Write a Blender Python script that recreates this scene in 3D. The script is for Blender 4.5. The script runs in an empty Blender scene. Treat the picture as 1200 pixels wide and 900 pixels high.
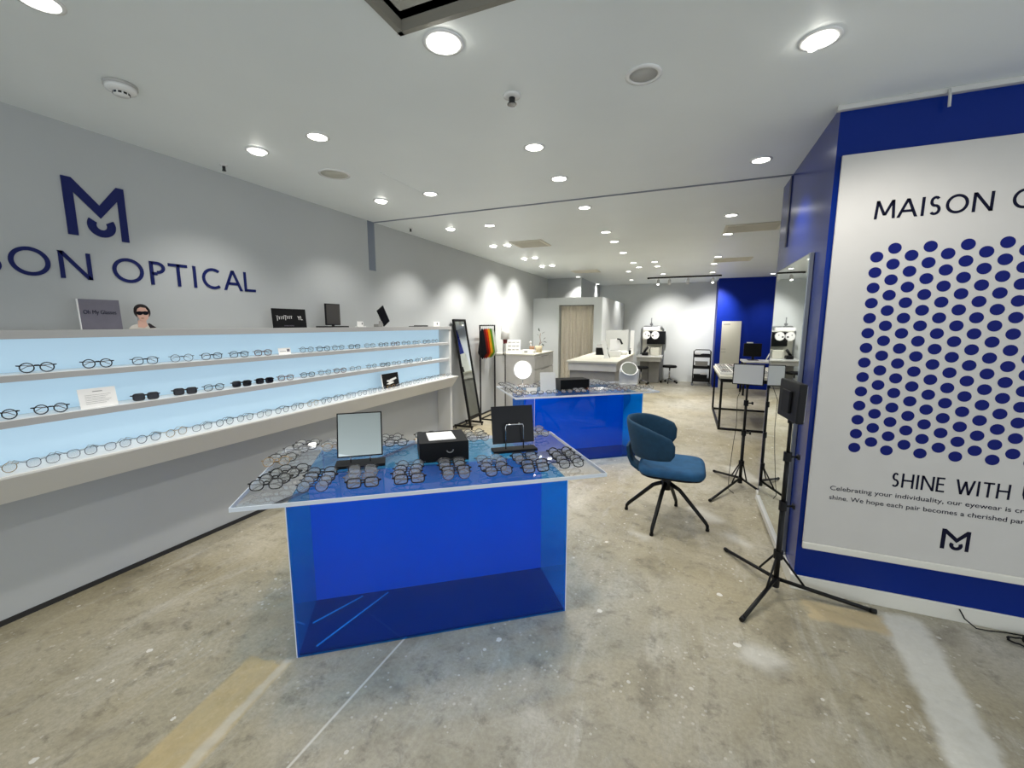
import bpy, bmesh, math, random
from mathutils import Vector, Matrix
random.seed(7)
PI = math.pi
SC = bpy.context.scene
COL = SC.collection

# ------------------------------------------------------------------ materials
def lin(c):
    if isinstance(c, str):
        c = [int(c[i:i+2], 16)/255 for i in (0, 2, 4)]
    return tuple((x/12.92 if x <= .04045 else ((x+.055)/1.055)**2.4) for x in c)

def mat(name, c, rough=.5, metal=0., spec=.5, noise=0., scale=20., bump=0., coat=0.):
    m = bpy.data.materials.new(name); m.use_nodes = True
    nt = m.node_tree; b = nt.nodes['Principled BSDF']
    col = lin(c)
    b.inputs['Base Color'].default_value = (*col, 1)
    b.inputs['Roughness'].default_value = rough
    b.inputs['Metallic'].default_value = metal
    b.inputs['Specular IOR Level'].default_value = spec
    b.inputs['Coat Weight'].default_value = coat
    if noise or bump:
        tc = nt.nodes.new('ShaderNodeTexCoord')
        n = nt.nodes.new('ShaderNodeTexNoise'); n.inputs['Scale'].default_value = scale
        n.inputs['Detail'].default_value = 5
        nt.links.new(tc.outputs['Object'], n.inputs['Vector'])
        if noise:
            r = nt.nodes.new('ShaderNodeValToRGB')
            r.color_ramp.elements[0].position = .3; r.color_ramp.elements[1].position = .7
            r.color_ramp.elements[0].color = (*[x*(1-noise) for x in col], 1)
            r.color_ramp.elements[1].color = (*[min(1, x*(1+noise)) for x in col], 1)
            nt.links.new(n.outputs['Fac'], r.inputs['Fac'])
            nt.links.new(r.outputs['Color'], b.inputs['Base Color'])
        if bump:
            bp = nt.nodes.new('ShaderNodeBump'); bp.inputs['Strength'].default_value = bump
            bp.inputs['Distance'].default_value = .01
            nt.links.new(n.outputs['Fac'], bp.inputs['Height'])
            nt.links.new(bp.outputs['Normal'], b.inputs['Normal'])
    return m

def emit(name, c, s, base=None):
    m = bpy.data.materials.new(name); m.use_nodes = True
    b = m.node_tree.nodes['Principled BSDF']
    b.inputs['Base Color'].default_value = (*lin(base or c), 1)
    b.inputs['Roughness'].default_value = .6
    b.inputs['Emission Color'].default_value = (*lin(c), 1)
    b.inputs['Emission Strength'].default_value = s
    return m

def glassy(name, tint, diff, fdiff, rough=.02, ior=1.49, trans=None):
    """coloured sheet: tinted see-through + a little body colour + fresnel gloss"""
    m = bpy.data.materials.new(name); m.use_nodes = True
    nt = m.node_tree; nt.nodes.clear()
    out = nt.nodes.new('ShaderNodeOutputMaterial')
    tr = nt.nodes.new('ShaderNodeBsdfTransparent'); tr.inputs[0].default_value = (*tint, 1)
    df = nt.nodes.new('ShaderNodeBsdfDiffuse'); df.inputs[0].default_value = (*diff, 1)
    tl = nt.nodes.new('ShaderNodeBsdfTranslucent'); tl.inputs[0].default_value = (*diff, 1)
    body = nt.nodes.new('ShaderNodeMixShader'); body.inputs[0].default_value = .5
    nt.links.new(df.outputs[0], body.inputs[1]); nt.links.new(tl.outputs[0], body.inputs[2])
    mx = nt.nodes.new('ShaderNodeMixShader'); mx.inputs[0].default_value = fdiff
    nt.links.new(tr.outputs[0], mx.inputs[1]); nt.links.new(body.outputs[0], mx.inputs[2])
    gl = nt.nodes.new('ShaderNodeBsdfGlossy'); gl.inputs['Roughness'].default_value = rough
    fr = nt.nodes.new('ShaderNodeFresnel'); fr.inputs[0].default_value = ior
    # the far side of a sheet is met from within: keep its reflectance the same there
    geo = nt.nodes.new('ShaderNodeNewGeometry')
    mi = nt.nodes.new('ShaderNodeMath'); mi.operation = 'SUBTRACT'; mi.inputs[0].default_value = 1
    nt.links.new(geo.outputs['Backfacing'], mi.inputs[1])
    mu = nt.nodes.new('ShaderNodeMath'); mu.operation = 'MULTIPLY'
    nt.links.new(fr.outputs[0], mu.inputs[0]); nt.links.new(mi.outputs[0], mu.inputs[1])
    m2 = nt.nodes.new('ShaderNodeMixShader')
    nt.links.new(mu.outputs[0], m2.inputs[0])
    nt.links.new(mx.outputs[0], m2.inputs[1]); nt.links.new(gl.outputs[0], m2.inputs[2])
    nt.links.new(m2.outputs[0], out.inputs[0])
    return m

M = {}
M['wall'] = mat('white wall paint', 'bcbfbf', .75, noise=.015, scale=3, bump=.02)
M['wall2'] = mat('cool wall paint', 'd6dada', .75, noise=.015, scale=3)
M['ceil'] = mat('ceiling paint', 'f0f5f5', .42, noise=.015, scale=2, bump=.015)
M['white'] = mat('white laminate', 'cfcfcc', .45)
M['whiteg'] = mat('white gloss', 'f0f0ee', .25)
M['shelfgrey'] = mat('pale grey laminate', 'a9a9a8', .5)
M['paper'] = mat('paper', 'f2f1ee', .8)
M['base'] = mat('white skirting paint', 'e6e3d8', .55)
M['gap'] = mat('dark gap', '2c2b2a', .8)
M['blue'] = mat('deep blue paint', '02277e', .24, spec=.22, noise=.03, scale=4)
M['bluew'] = mat('deep blue wall', '032690', .5, spec=.2, noise=.03, scale=4)
M['navy'] = mat('navy slot', '07103f', .4)
M['ink'] = mat('navy vinyl', '0b1a5c', .5, spec=.3)
M['ink2'] = mat('dark navy print', '070926', .7, spec=.2)
M['dot'] = mat('blue print', '0d1a6c', .7, spec=.2)
M['poster'] = mat('poster cloth', 'd0cdc8', .7, noise=.02, scale=6)
M['black'] = mat('black metal', '0a0a0a', .45, spec=.3)
M['blackm'] = mat('black matte', '0a0b0e', .6, spec=.25, noise=.1, scale=60)
M['blackg'] = mat('black gloss', '08090e', .3, spec=.3)
M['plastic'] = mat('black plastic', '0d0d0f', .5, spec=.3, noise=.08, scale=40)
M['chrome'] = mat('chrome', 'c8c8c8', .18, metal=1)
M['steel'] = mat('grey steel', '8c8f92', .35, metal=.8)
M['mirror'] = mat('mirror glass', 'e6ecea', .015, metal=1)
M['velvet'] = mat('blue velvet', '1a5078', .8, noise=.18, scale=14, bump=.15)
M['velvet2'] = mat('teal felt', '0f3a54', .85, noise=.12, scale=30, bump=.1)
M['greylam'] = mat('grey stone laminate', 'bfbeba', .45, noise=.08, scale=6)
M['greylam2'] = mat('dark grey laminate', '8f8e8b', .5, noise=.06, scale=8)
M['curtain'] = mat('beige curtain', 'ece6d8', .9, noise=.04, scale=30)
M['greyboard'] = mat('grey print', '6d6a76', .6, noise=.05, scale=30)
M['skin'] = mat('printed skin', 'd3a896', .7)
M['hair'] = mat('printed dark hair', '1e1517', .7)
M['shirt'] = mat('printed shirt', 'cfc9bf', .7)
M['boardwhite'] = mat('offwhite board', 'c9c7ba', .6)
M['slot'] = mat('grey slot', '7c8492', .6)
M['grille'] = mat('beige grille', 'dedacc', .6)
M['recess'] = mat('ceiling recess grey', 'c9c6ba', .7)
M['frame_rim'] = mat('grey rim', '8b887e', .6)
M['darkhole'] = mat('dark lens', '1c1c20', .2)
M['terracotta'] = mat('brown pot', '8d6a4e', .7)
M['cream'] = mat('cream pot', 'cdbf9f', .6)
M['leaf'] = mat('leaf green', '1d2a1c', .5)
M['lens'] = glassy('clear lens', (.96, .97, .97), (.9, .92, .94), .04, ior=1.9)
M['lens2'] = glassy('clear lens with painted glint', (.96, .97, .97), (1, 1, 1), .10, rough=.06, ior=2.3)  # white body share paints reflected glints into the lens colour
M['lensdark'] = glassy('smoke lens', (.16, .16, .19), (.02, .02, .03), .25)
M['f_black'] = mat('black acetate', '0d0d10', .25)
M['f_brown'] = mat('tortoise acetate', '5a3322', .25, noise=.5, scale=150)
M['f_grey'] = mat('grey metal frame', '3a3a3e', .3, metal=.6)
M['f_silver'] = mat('silver metal frame', '8e8e90', .25, metal=.9)
M['f_gold'] = mat('gold metal frame', '9a7b45', .3, metal=.9)
M['clear'] = glassy('clear acrylic', (.965, .975, .985), (.85, .9, .95), .035, ior=1.8)
M['clearedge'] = mat('polished acrylic edge', 'e8eff8', .15, spec=.8)
M['bluea'] = glassy('blue acrylic', (.22, .70, 1.), (.0, .24, 1.), .09, rough=.03)
M['light'] = emit('lit diffuser', 'fffdf4', 9)
M['lampglow'] = emit('lamp glow', 'fffbf0', 30)
M['shelfglow'] = emit('lit shelf back', 'b6d6ea', .40, base='aec6d4')
M['led'] = mat('unlit white diffuser', 'd8dad8', .5)

M['bluea2'] = glassy('blue acrylic, cloudy', (.20, .62, .98), (.0, .46, 1.), .86, rough=.05)
M['bluebase'] = mat('navy acrylic base', '020a52', .2)
# ------------------------------------------------------------------ mesh helpers
def bm_new(): return bmesh.new()

def bx(bm, x0, x1, y0, y1, z0, z1, bev=0., seg=2, mi=0):
    r = bmesh.ops.create_cube(bm, size=1)
    vs = r['verts']
    for v in vs:
        v.co = Vector(((x0+x1)/2 + v.co.x*(x1-x0), (y0+y1)/2 + v.co.y*(y1-y0), (z0+z1)/2 + v.co.z*(z1-z0)))
    fs = list({f for v in vs for f in v.link_faces})
    for f in fs: f.material_index = mi
    if bev > 0:
        es = list({e for v in vs for e in v.link_edges})
        r = bmesh.ops.bevel(bm, geom=es, offset=bev, segments=seg, profile=.5, affect='EDGES')
        for f in r['faces']: f.material_index = mi
    return bm

def tube(bm, pts, r, n=8, closed=False, r2=None, mi=0, caps=True):
    pts = [Vector(p) for p in pts]; N = len(pts)
    rings = []; prev = None
    for i, p in enumerate(pts):
        if closed: t = pts[(i+1) % N]-pts[i-1]
        else: t = pts[min(i+1, N-1)]-pts[max(i-1, 0)]
        t.normalize()
        if prev is None:
            a = Vector((0, 0, 1)) if abs(t.z) < .9 else Vector((1, 0, 0))
            u = t.cross(a).normalized()
        else:
            u = prev - t*prev.dot(t)
            if u.length < 1e-6: u = t.orthogonal()
            u.normalize()
        w = t.cross(u); prev = u
        rr = r if r2 is None else r+(r2-r)*i/max(1, N-1)
        rings.append([bm.verts.new(p+(u*math.cos(2*PI*k/n)+w*math.sin(2*PI*k/n))*rr) for k in range(n)])
    for i in range(N if closed else N-1):
        A, B = rings[i], rings[(i+1) % N]
        for k in range(n):
            f = bm.faces.new((A[k], A[(k+1) % n], B[(k+1) % n], B[k])); f.smooth = True; f.material_index = mi
    if not closed and caps:
        for R in (rings[0], rings[-1]):
            try:
                f = bm.faces.new(R); f.material_index = mi
            except ValueError: pass
    return bm

def lathe(bm, prof, c=(0, 0), n=24, mi=0, smooth=True):
    rings = []
    for r, z in prof:
        if r < 1e-5: rings.append([bm.verts.new((c[0], c[1], z))])
        else: rings.append([bm.verts.new((c[0]+r*math.cos(2*PI*k/n), c[1]+r*math.sin(2*PI*k/n), z)) for k in range(n)])
    for A, B in zip(rings, rings[1:]):
        for k in range(n):
            a = [A[0]] if len(A) == 1 else [A[k], A[(k+1) % n]]
            b = [B[0]] if len(B) == 1 else [B[(k+1) % n], B[k]]
            if len(a)+len(b) >= 3:
                f = bm.faces.new(a+b); f.smooth = smooth; f.material_index = mi
    return bm

def cyl(bm, x, y, z0, z1, r, n=20, r2=None, mi=0):
    r2 = r if r2 is None else r2
    return lathe(bm, [(0, z0), (r, z0), (r2, z1), (0, z1)], (x, y), n, mi, smooth=False)

def prism(bm, poly, O, U, V, t, mi=0):
    """flat polygon (2-D points) raised t along U x V"""
    O, U, V = Vector(O), Vector(U), Vector(V); Nn = U.cross(V)
    a = [bm.verts.new(O+U*x+V*y) for x, y in poly]
    b = [bm.verts.new(O+U*x+V*y+Nn*t) for x, y in poly]
    n = len(poly)
    fs = [bm.faces.new(b), bm.faces.new(a[::-1])]
    for k in range(n):
        fs.append(bm.faces.new((a[k], a[(k+1) % n], b[(k+1) % n], b[k])))
    for f in fs: f.material_index = mi
    return bm

def ring2d(bm, cx, cy, rx, ry, w, O, U, V, t, a0=0., a1=360., n=40, mi=0):
    full = abs(a1-a0) >= 359.9
    N = n
    for k in range(N):
        p, q = math.radians(a0+(a1-a0)*k/N), math.radians(a0+(a1-a0)*(k+1)/N)
        poly = [(cx+(rx-w)*math.cos(p), cy+(ry-w)*math.sin(p)), (cx+rx*math.cos(p), cy+ry*math.sin(p)),
                (cx+rx*math.cos(q), cy+ry*math.sin(q)), (cx+(rx-w)*math.cos(q), cy+(ry-w)*math.sin(q))]
        prism(bm, poly, O, U, V, t, mi)
    return bm

def ell(cx, cy, rx, ry, n=24):
    return [(cx+rx*math.cos(2*PI*k/n), cy+ry*math.sin(2*PI*k/n)) for k in range(n)]

def mesh(name, bm, m, fix=True):
    if fix: bmesh.ops.recalc_face_normals(bm, faces=bm.faces[:])
    me = bpy.data.meshes.new(name); bm.to_mesh(me); bm.free()
    for x in (m if isinstance(m, (list, tuple)) else [m]): me.materials.append(x)
    return me

def obj(name, bm, m, parent=None, loc=None, rz=0.):
    me = bm if isinstance(bm, bpy.types.Mesh) else mesh(name, bm, m)
    o = bpy.data.objects.new(name, me); COL.objects.link(o)
    if parent is not None: o.parent = parent
    if loc is not None: o.location = loc
    if rz: o.rotation_euler = (0, 0, rz)
    return o

def tag(o, label, cat, group=None, kind=None):
    o['label'] = label; o['category'] = cat
    if group: o['group'] = group
    if kind: o['kind'] = kind
    return o

def thing(name, label, cat, loc=(0, 0, 0), rz=0., group=None):
    o = bpy.data.objects.new(name, None); COL.objects.link(o)
    o.empty_display_size = .1
    o.location = loc; o.rotation_euler = (0, 0, rz)
    return tag(o, label, cat, group)

def struct(name, bm, m, label=None, cat=None):
    o = obj(name, bm, m); o['kind'] = 'structure'
    o['label'] = label or name.replace('_', ' '); o['category'] = cat or name.split('_')[0]
    return o

def box_obj(name, a, m, parent=None, bev=0.):
    return obj(name, bx(bm_new(), *a, bev), m, parent)

def text_mesh(s, size, align='LEFT', t=.0006, spacing=1.0, shear=0.):
    cu = bpy.data.curves.new('text', 'FONT'); cu.body = s; cu.size = size
    cu.align_x = align; cu.extrude = t; cu.space_character = spacing; cu.shear = shear
    o = bpy.data.objects.new('text', cu); COL.objects.link(o)
    dg = bpy.context.evaluated_depsgraph_get()
    me = bpy.data.meshes.new_from_object(o.evaluated_get(dg))
    bpy.data.objects.remove(o); bpy.data.curves.remove(cu)
    return me

def text_obj(name, s, size, O, U, V, m, parent, align='LEFT', t=.0006, spacing=1., fit=None, shear=0.):
    me = text_mesh(s, size, align, t, spacing, shear)
    if fit:
        xs = [v.co.x for v in me.vertices]; w = max(xs)-min(xs); x0 = min(xs)
        for v in me.vertices: v.co.x = (v.co.x-x0)*fit/w
    U, V, O = Vector(U), Vector(V), Vector(O); Nn = U.cross(V)
    me.transform(Matrix(((U.x, V.x, Nn.x, O.x), (U.y, V.y, Nn.y, O.y), (U.z, V.z, Nn.z, O.z), (0, 0, 0, 1))))
    me.materials.clear(); me.materials.append(m)
    return obj(name, me, m, parent)

# monoline capitals: strokes in a unit box (x 0..1, y 0..1); arcs as ('a',cx,cy,rx,ry,a0,a1)
GLY = {
    'M': [[(.03, 0), (.1, 1)], [(.1, 1), (.5, .18)], [(.5, .18), (.9, 1)], [(.9, 1), (.97, 0)]],
    'A': [[(0, 0), (.5, 1)], [(.5, 1), (1, 0)], [(.2, .34), (.8, .34)]],
    'I': [[(.5, 0), (.5, 1)]],
    'S': [('a', .5, .745, .42, .255, 35, 262), ('a', .5, .25, .48, .25, -145, 82)],
    'O': [('a', .5, .5, .5, .5, 0, 360)],
    'N': [[(.05, 0), (.05, 1)], [(.05, 1), (.95, 0)], [(.95, 0), (.95, 1)]],
    'P': [[(.07, 0), (.07, 1)], ('a', .42, .74, .55, .26, -90, 90), [(.07, 1), (.42, 1), ], [(.07, .48), (.42, .48)]],
    'T': [[(.5, 0), (.5, 1)], [(0, 1), (1, 1)]],
    'C': [('a', .62, .5, .6, .5, 52, 308)],
    'L': [[(.1, 0), (.1, 1)], [(.1, 0), (1, 0)]],
    'H': [[(.06, 0), (.06, 1)], [(.94, 0), (.94, 1)], [(.06, .52), (.94, .52)]],
    'E': [[(.1, 0), (.1, 1)], [(.1, 1), (.95, 1)], [(.1, .53), (.88, .53)], [(.1, 0), (1, 0)]],
    'W': [[(0, 1), (.27, 0)], [(.27, 0), (.5, .9)], [(.5, .9), (.73, 0)], [(.73, 0), (1, 1)]],
    'U': [[(.07, 1), (.07, .38)], ('a', .5, .38, .47, .38, 180, 360), [(.93, 1), (.93, .38)]],
}
WID = {'M': .95, 'A': .85, 'I': .2, 'S': .55, 'O': 1.03, 'N': .85, 'P': .58, 'T': .72, 'C': .8, 'L': .55, 'H': .82, 'E': .58, 'W': 1.15, 'U': .78}

def glyph(bm, ch, x0, x1, y0, h, sw, O, U, V, t, mi=0):
    W = x1-x0; hs = sw/2
    strokes = GLY[ch]
    if ch == 'S':   # the two bowls share one spine
        r_ = (.5+hs/h)/2
        strokes = [('a', .47, 1-r_, .45, r_, 38, 270), ('a', .47, r_, .5, r_, -142, 90)]
    for s in strokes:
        if s[0] == 'a':
            _, cx, cy, rx, ry, a0, a1 = s
            ring2d(bm, x0+cx*W, y0+cy*h, min(rx*W, 1e9), ry*h+(hs*.0), sw, O, U, V, t, a0, a1, mi=mi)
        else:
            (ax, ay), (bx_, by) = s[0], s[1]
            p = Vector((x0+ax*W, y0+ay*h)); q = Vector((x0+bx_*W, y0+by*h))
            if abs(p.y-q.y) < 1e-6:   # horizontals stay inside the letter's height
                off = -hs if ay > .95 else (hs if ay < .05 else 0)
                p.y += off; q.y += off
            d = (q-p)
            n = Vector((-d.y, d.x)).normalized()*hs
            if abs(d.x) > 1e-6 and abs(d.y) > 1e-6:   # slanted strokes end flat
                k = hs*d.length/abs(d.y)
                prism(bm, [(p.x-k, p.y), (p.x+k, p.y), (q.x+k, q.y), (q.x-k, q.y)][::(1 if d.y > 0 else -1)], O, U, V, t, mi)
            else:
                prism(bm, [(p.x-n.x, p.y-n.y), (q.x-n.x, q.y-n.y), (q.x+n.x, q.y+n.y), (p.x+n.x, p.y+n.y)], O, U, V, t, mi)
    return bm

def logo_m(bm, x, y, w, h, O, U, V, t, mi=0):
    P = [(0, 0), (0, 1), (.15, 1), (.55, .6), (.87, 1), (1, 1), (1, 0), (.87, 0), (.87, .75), (.55, .37), (.155, .76), (.155, 0)]
    # split into convex pieces
    for q in ([0, 1, 10, 11], [1, 2, 3, 9, 10], [3, 4, 5, 8, 9], [5, 6, 7, 8]):
        prism(bm, [(x+P[i][0]*w, y+P[i][1]*h) for i in q], O, U, V, t, mi)
    ring2d(bm, x+.55*w, y+.24*h, .235*w, .235*w, .145*w, O, U, V, t, 148, 392, mi=mi)
    return bm

# ------------------------------------------------------------------ room shell
XW, YB, ZC = -3.10, 11.9, 2.556

def floor_material():
    m = bpy.data.materials.new('worn concrete'); m.use_nodes = True
    nt = m.node_tree; L = nt.links; N = nt.nodes
    b = N['Principled BSDF']
    tc = N.new('ShaderNodeTexCoord')
    def noise(scale, det=6, rough=.6, dist=0., vec=None):
        n = N.new('ShaderNodeTexNoise'); n.inputs['Scale'].default_value = scale
        n.inputs['Detail'].default_value = det; n.inputs['Roughness'].default_value = rough
        n.inputs['Distortion'].default_value = dist
        L.new(vec or tc.outputs['Object'], n.inputs['Vector']); return n.outputs['Fac']
    def ramp(src, stops):
        r = N.new('ShaderNodeValToRGB'); e = r.color_ramp.elements
        while len(e) < len(stops): e.new(.5)
        for k, (p, c) in enumerate(stops):
            e[k].position = p; e[k].color = (*(lin(c) if isinstance(c, str) else (c, c, c)), 1)
        L.new(src, r.inputs['Fac']); return r.outputs['Color']
    def mix(a, bb, fac):
        x = N.new('ShaderNodeMix'); x.data_type = 'RGBA'
        if isinstance(fac, float): x.inputs[0].default_value = fac
        else: L.new(fac, x.inputs[0])
        L.new(a, x.inputs[6])
        if isinstance(bb, str): x.inputs[7].default_value = (*lin(bb), 1)
        else: L.new(bb, x.inputs[7])
        return x.outputs[2]
    def math_(op, a, bb=None, c=None):
        x = N.new('ShaderNodeMath'); x.operation = op
        for i, v in enumerate((a, bb, c)):
            if v is None: continue
            if isinstance(v, (int, float)): x.inputs[i].default_value = v
            else: L.new(v, x.inputs[i])
        return x.outputs[0]
    sep = N.new('ShaderNodeSeparateXYZ'); L.new(tc.outputs['Object'], sep.inputs[0])
    X, Y = sep.outputs[0], sep.outputs[1]
    base = ramp(noise(.9, 8, .65, .6), [(.3, '7d7764'), (.45, 'aaa490'), (.58, 'bdb8a8'), (.72, 'ded9cb')])
    warm = ramp(noise(.5, 4, .5, .3), [(.42, 0.), (.62, 1.)])
    base = mix(base, 'b3a37a', math_('MULTIPLY', warm, .5))
    # streaky trowel marks along the shop
    mp = N.new('ShaderNodeMapping'); mp.inputs['Scale'].default_value = (3.2, .8, 1)
    mp.inputs['Rotation'].default_value = (0, 0, -.5)
    L.new(tc.outputs['Object'], mp.inputs['Vector'])
    st = ramp(noise(2.2, 7, .7, .8, mp.outputs[0]), [(.52, 0.), (.78, 1.)])
    base = mix(base, 'd6d3c8', math_('MULTIPLY', st, .65))
    dk = ramp(noise(3.3, 8, .7, .4), [(.25, 1.), (.46, 0.)])
    base = mix(base, '6a6456', math_('MULTIPLY', dk, .7))
    gr = ramp(noise(55, 4, .7), [(.3, 0.), (.7, 1.)])
    base = mix(base, '625d52', math_('MULTIPLY', math_('SUBTRACT', 1., gr), .35))
    # chips and specks
    vo = N.new('ShaderNodeTexVoronoi'); vo.inputs['Scale'].default_value = 9
    L.new(tc.outputs['Object'], vo.inputs['Vector'])
    sp = math_('LESS_THAN', math_('ADD', vo.outputs['Distance'], math_('MULTIPLY', noise(40, 3), .12)), .135)
    sp = math_('MULTIPLY', sp, math_('GREATER_THAN', noise(2.1, 3), .5))
    base = mix(base, 'dcd9cf', math_('MULTIPLY', sp, .8))
    vo2 = N.new('ShaderNodeTexVoronoi'); vo2.inputs['Scale'].default_value = 28
    L.new(tc.outputs['Object'], vo2.inputs['Vector'])
    s2 = math_('MULTIPLY', math_('LESS_THAN', vo2.outputs['Distance'], .17), math_('GREATER_THAN', noise(4.1, 3), .53))
    base = mix(base, 'd2cec2', math_('MULTIPLY', s2, .6))
    mid = noise(9, 9, .75, .3)
    base = mix(base, '4c483d', math_('MULTIPLY', ramp(mid, [(.30, 1.), (.47, 0.)]), .6))
    base = mix(base, 'e4e1d6', math_('MULTIPLY', ramp(noise(13, 9, .8, .6), [(.60, 0.), (.70, 1.)]), .55))
    vo3 = N.new('ShaderNodeTexVoronoi'); vo3.inputs['Scale'].default_value = 4.5
    L.new(tc.outputs['Object'], vo3.inputs['Vector'])
    s3 = math_('LESS_THAN', math_('ADD', vo3.outputs['Distance'], math_('MULTIPLY', noise(24, 5), .22)), .17)
    base = mix(base, 'ece9df', math_('MULTIPLY', s3, .8))
    wob = math_('MULTIPLY', math_('SUBTRACT', noise(7, 6), .5), .16)
    fin = noise(26, 5, .7)
    def strip(ax, ay, bx_, by, w, soft=.02, wamt=1.):
        dx, dy = bx_-ax, by-ay; Ln = math.hypot(dx, dy); dx /= Ln; dy /= Ln
        px = math_('SUBTRACT', X, ax); py = math_('SUBTRACT', Y, ay)
        t = math_('ADD', math_('MULTIPLY', px, dx), math_('MULTIPLY', py, dy))
        s = math_('ADD', math_('MULTIPLY', px, -dy), math_('MULTIPLY', py, dx))
        s = math_('ABSOLUTE', math_('ADD', s, math_('MULTIPLY', wob, wamt)))
        def sm(v, lo, hi):
            r = N.new('ShaderNodeMapRange'); r.interpolation_type = 'SMOOTHSTEP'
            r.inputs[1].default_value = lo; r.inputs[2].default_value = hi
            r.inputs[3].default_value = 1.; r.inputs[4].default_value = 0.
            L.new(v, r.inputs[0]); return r.outputs[0]
        a = sm(s, w-soft, w+soft)
        tt = math_('ABSOLUTE', math_('ADD', math_('SUBTRACT', t, Ln/2), wob))
        return math_('MULTIPLY', a, sm(tt, Ln/2-soft, Ln/2+soft))
    def put(base, mask, c, k):
        return mix(base, c, math_('MULTIPLY', mask, math_('MULTIPLY_ADD', fin, .5, k-.25)))
    base = put(base, strip(-1.52, .45, -1.66, 1.16, .105, .012, .25), 'cdb680', .6)
    base = put(base, strip(-1.455, .45, -1.585, 1.2, .02, .012, .4), 'd5d1c4', .55)
    base = put(base, strip(1.10, 2.62, .96, 1.3, .085, .025, .5), 'dcdbd2', .78)
    base = put(base, strip(.66, 2.5, 1.0, 2.5, .085, .02, .5), 'cbb78c', .68)
    base = put(base, strip(-1.183, .2, -1.18, 1.9, .005, .003, .03), 'ddd9cd', .8)
    for (ax, ay, bx_, by, w) in ((.34, 2.06, .45, 1.98, .07), (.5, 4.9, .66, 4.45, .09), (.12, 3.62, .3, 3.4, .06), (.33, 3.25, .47, 3.1, .04), (-.3, 3.0, -.16, 2.92, .03)):
        base = put(base, strip(ax, ay, bx_, by, w, .05, .7), 'd9d7ce', .6)
    L.new(base, b.inputs['Base Color'])
    rr = ramp(noise(1.7, 5), [(.3, .30), (.7, .52)])
    L.new(rr, b.inputs['Roughness'])
    b.inputs['Specular IOR Level'].default_value = .5
    bp = N.new('ShaderNodeBump'); bp.inputs['Strength'].default_value = .12; bp.inputs['Distance'].default_value = .004
    L.new(noise(30, 6, .7), bp.inputs['Height']); L.new(bp.outputs[0], b.inputs['Normal'])
    return m

b = bx(bm_new(), -3.6, 4.2, -3, 12.4, -.1, 0)
struct('floor', b, floor_material(), 'worn grey concrete floor of the shop')

# ceiling with the recessed opening above the near table
b = bm_new()
hx0, hx1, hy0, hy1 = -1.037, 1.6, -.4, 1.43
for a in ((-3.6, hx0, -3, 12.4), (hx1, 4.2, -3, 12.4), (hx0, hx1, hy1, 12.4), (hx0, hx1, -3, hy0)):
    bx(b, a[0], a[1], a[2], a[3], ZC, ZC+.08)
struct('ceiling', b, M['ceil'], 'white painted ceiling with recessed downlights')
b = bm_new()
h = .30
bx(b, hx0-.03, hx0, hy0, hy1, ZC+.012, ZC+h); bx(b, hx1, hx1+.03, hy0, hy1, ZC+.012, ZC+h)
bx(b, hx0-.03, hx1+.03, hy1, hy1+.03, ZC+.012, ZC+h); bx(b, hx0-.03, hx1+.03, hy0-.03, hy0, ZC+.012, ZC+h)
bx(b, hx0-.03, hx1+.03, hy0-.03, hy1+.03, ZC+h, ZC+h+.03)
struct('ceiling_recess', b, M['recess'], 'grey sunken opening in the ceiling', 'ceiling')
b = bm_new()
for a in ((hx0, hx0+.02, hy0, hy1), (hx1-.02, hx1, hy0, hy1), (hx0, hx1, hy1-.02, hy1), (hx0, hx1, hy0, hy0+.02)):
    bx(b, *a, ZC-.004, ZC+.035)
struct('trim_1', b, M['frame_rim'], 'grey metal edging around the ceiling opening')

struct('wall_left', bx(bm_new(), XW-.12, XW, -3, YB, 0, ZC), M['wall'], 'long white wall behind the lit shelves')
struct('wall_back', bx(bm_new(), XW-.12, 4.2, YB, YB+.12, 0, ZC), M['wall2'], 'white wall at the end of the shop')
struct('wall_right', bx(bm_new(), 3.6, 3.72, 2.68, YB, 0, ZC), M['wall2'], 'white wall beyond the blue column')
struct('wall_column', bx(bm_new(), .637, 3.6, 2.68, 4.02, 0, ZC), M['blue'], 'deep blue block of wall carrying the big poster')
struct('wall_blue', bx(bm_new(), .62, 3.6, 11.1, YB, 0, ZC), M['bluew'], 'blue wall section at the end of the shop')
struct('baseboard_left', bx(bm_new(), XW, XW+.006, -3, 8.6, 0, .028), M['gap'], 'dark thin skirting gap under the white wall')
b = bx(bm_new(), .630, 3.6, 2.668, 2.68, 0, .085, .003)
struct('baseboard_right', b, M['base'], 'white skirting under the poster')
b = bx(bm_new(), .622, .637, 2.67, 4.02, 0, .085, .003)
struct('baseboard_column', b, M['base'], 'white skirting under the tall wall mirror')
struct('trim_2', bx(bm_new(), .62, 3.6, 2.655, 2.685, ZC-.025, ZC, .004), M['white'], 'white picture rail above the poster')
struct('trim_3', bx(bm_new(), XW+.01, .64, 3.685, 3.705, ZC-.006, ZC), M['slot'], 'shutter slot across the ceiling')
struct('trim_4', bx(bm_new(), XW, XW+.004, 3.60, 3.70, 2.06, ZC), M['slot'], 'grey shutter slot high on the white wall')
struct('trim_5', bx(bm_new(), .631, .637, 3.70, 3.755, 2.06, ZC), M['navy'], 'dark shutter slot high on the blue column')
struct('trim_6', bx(bm_new(), -2.06, -2.045, 2.55, 3.15, ZC-.003, ZC), M['ceil'], 'faint panel joint in the ceiling')
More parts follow.
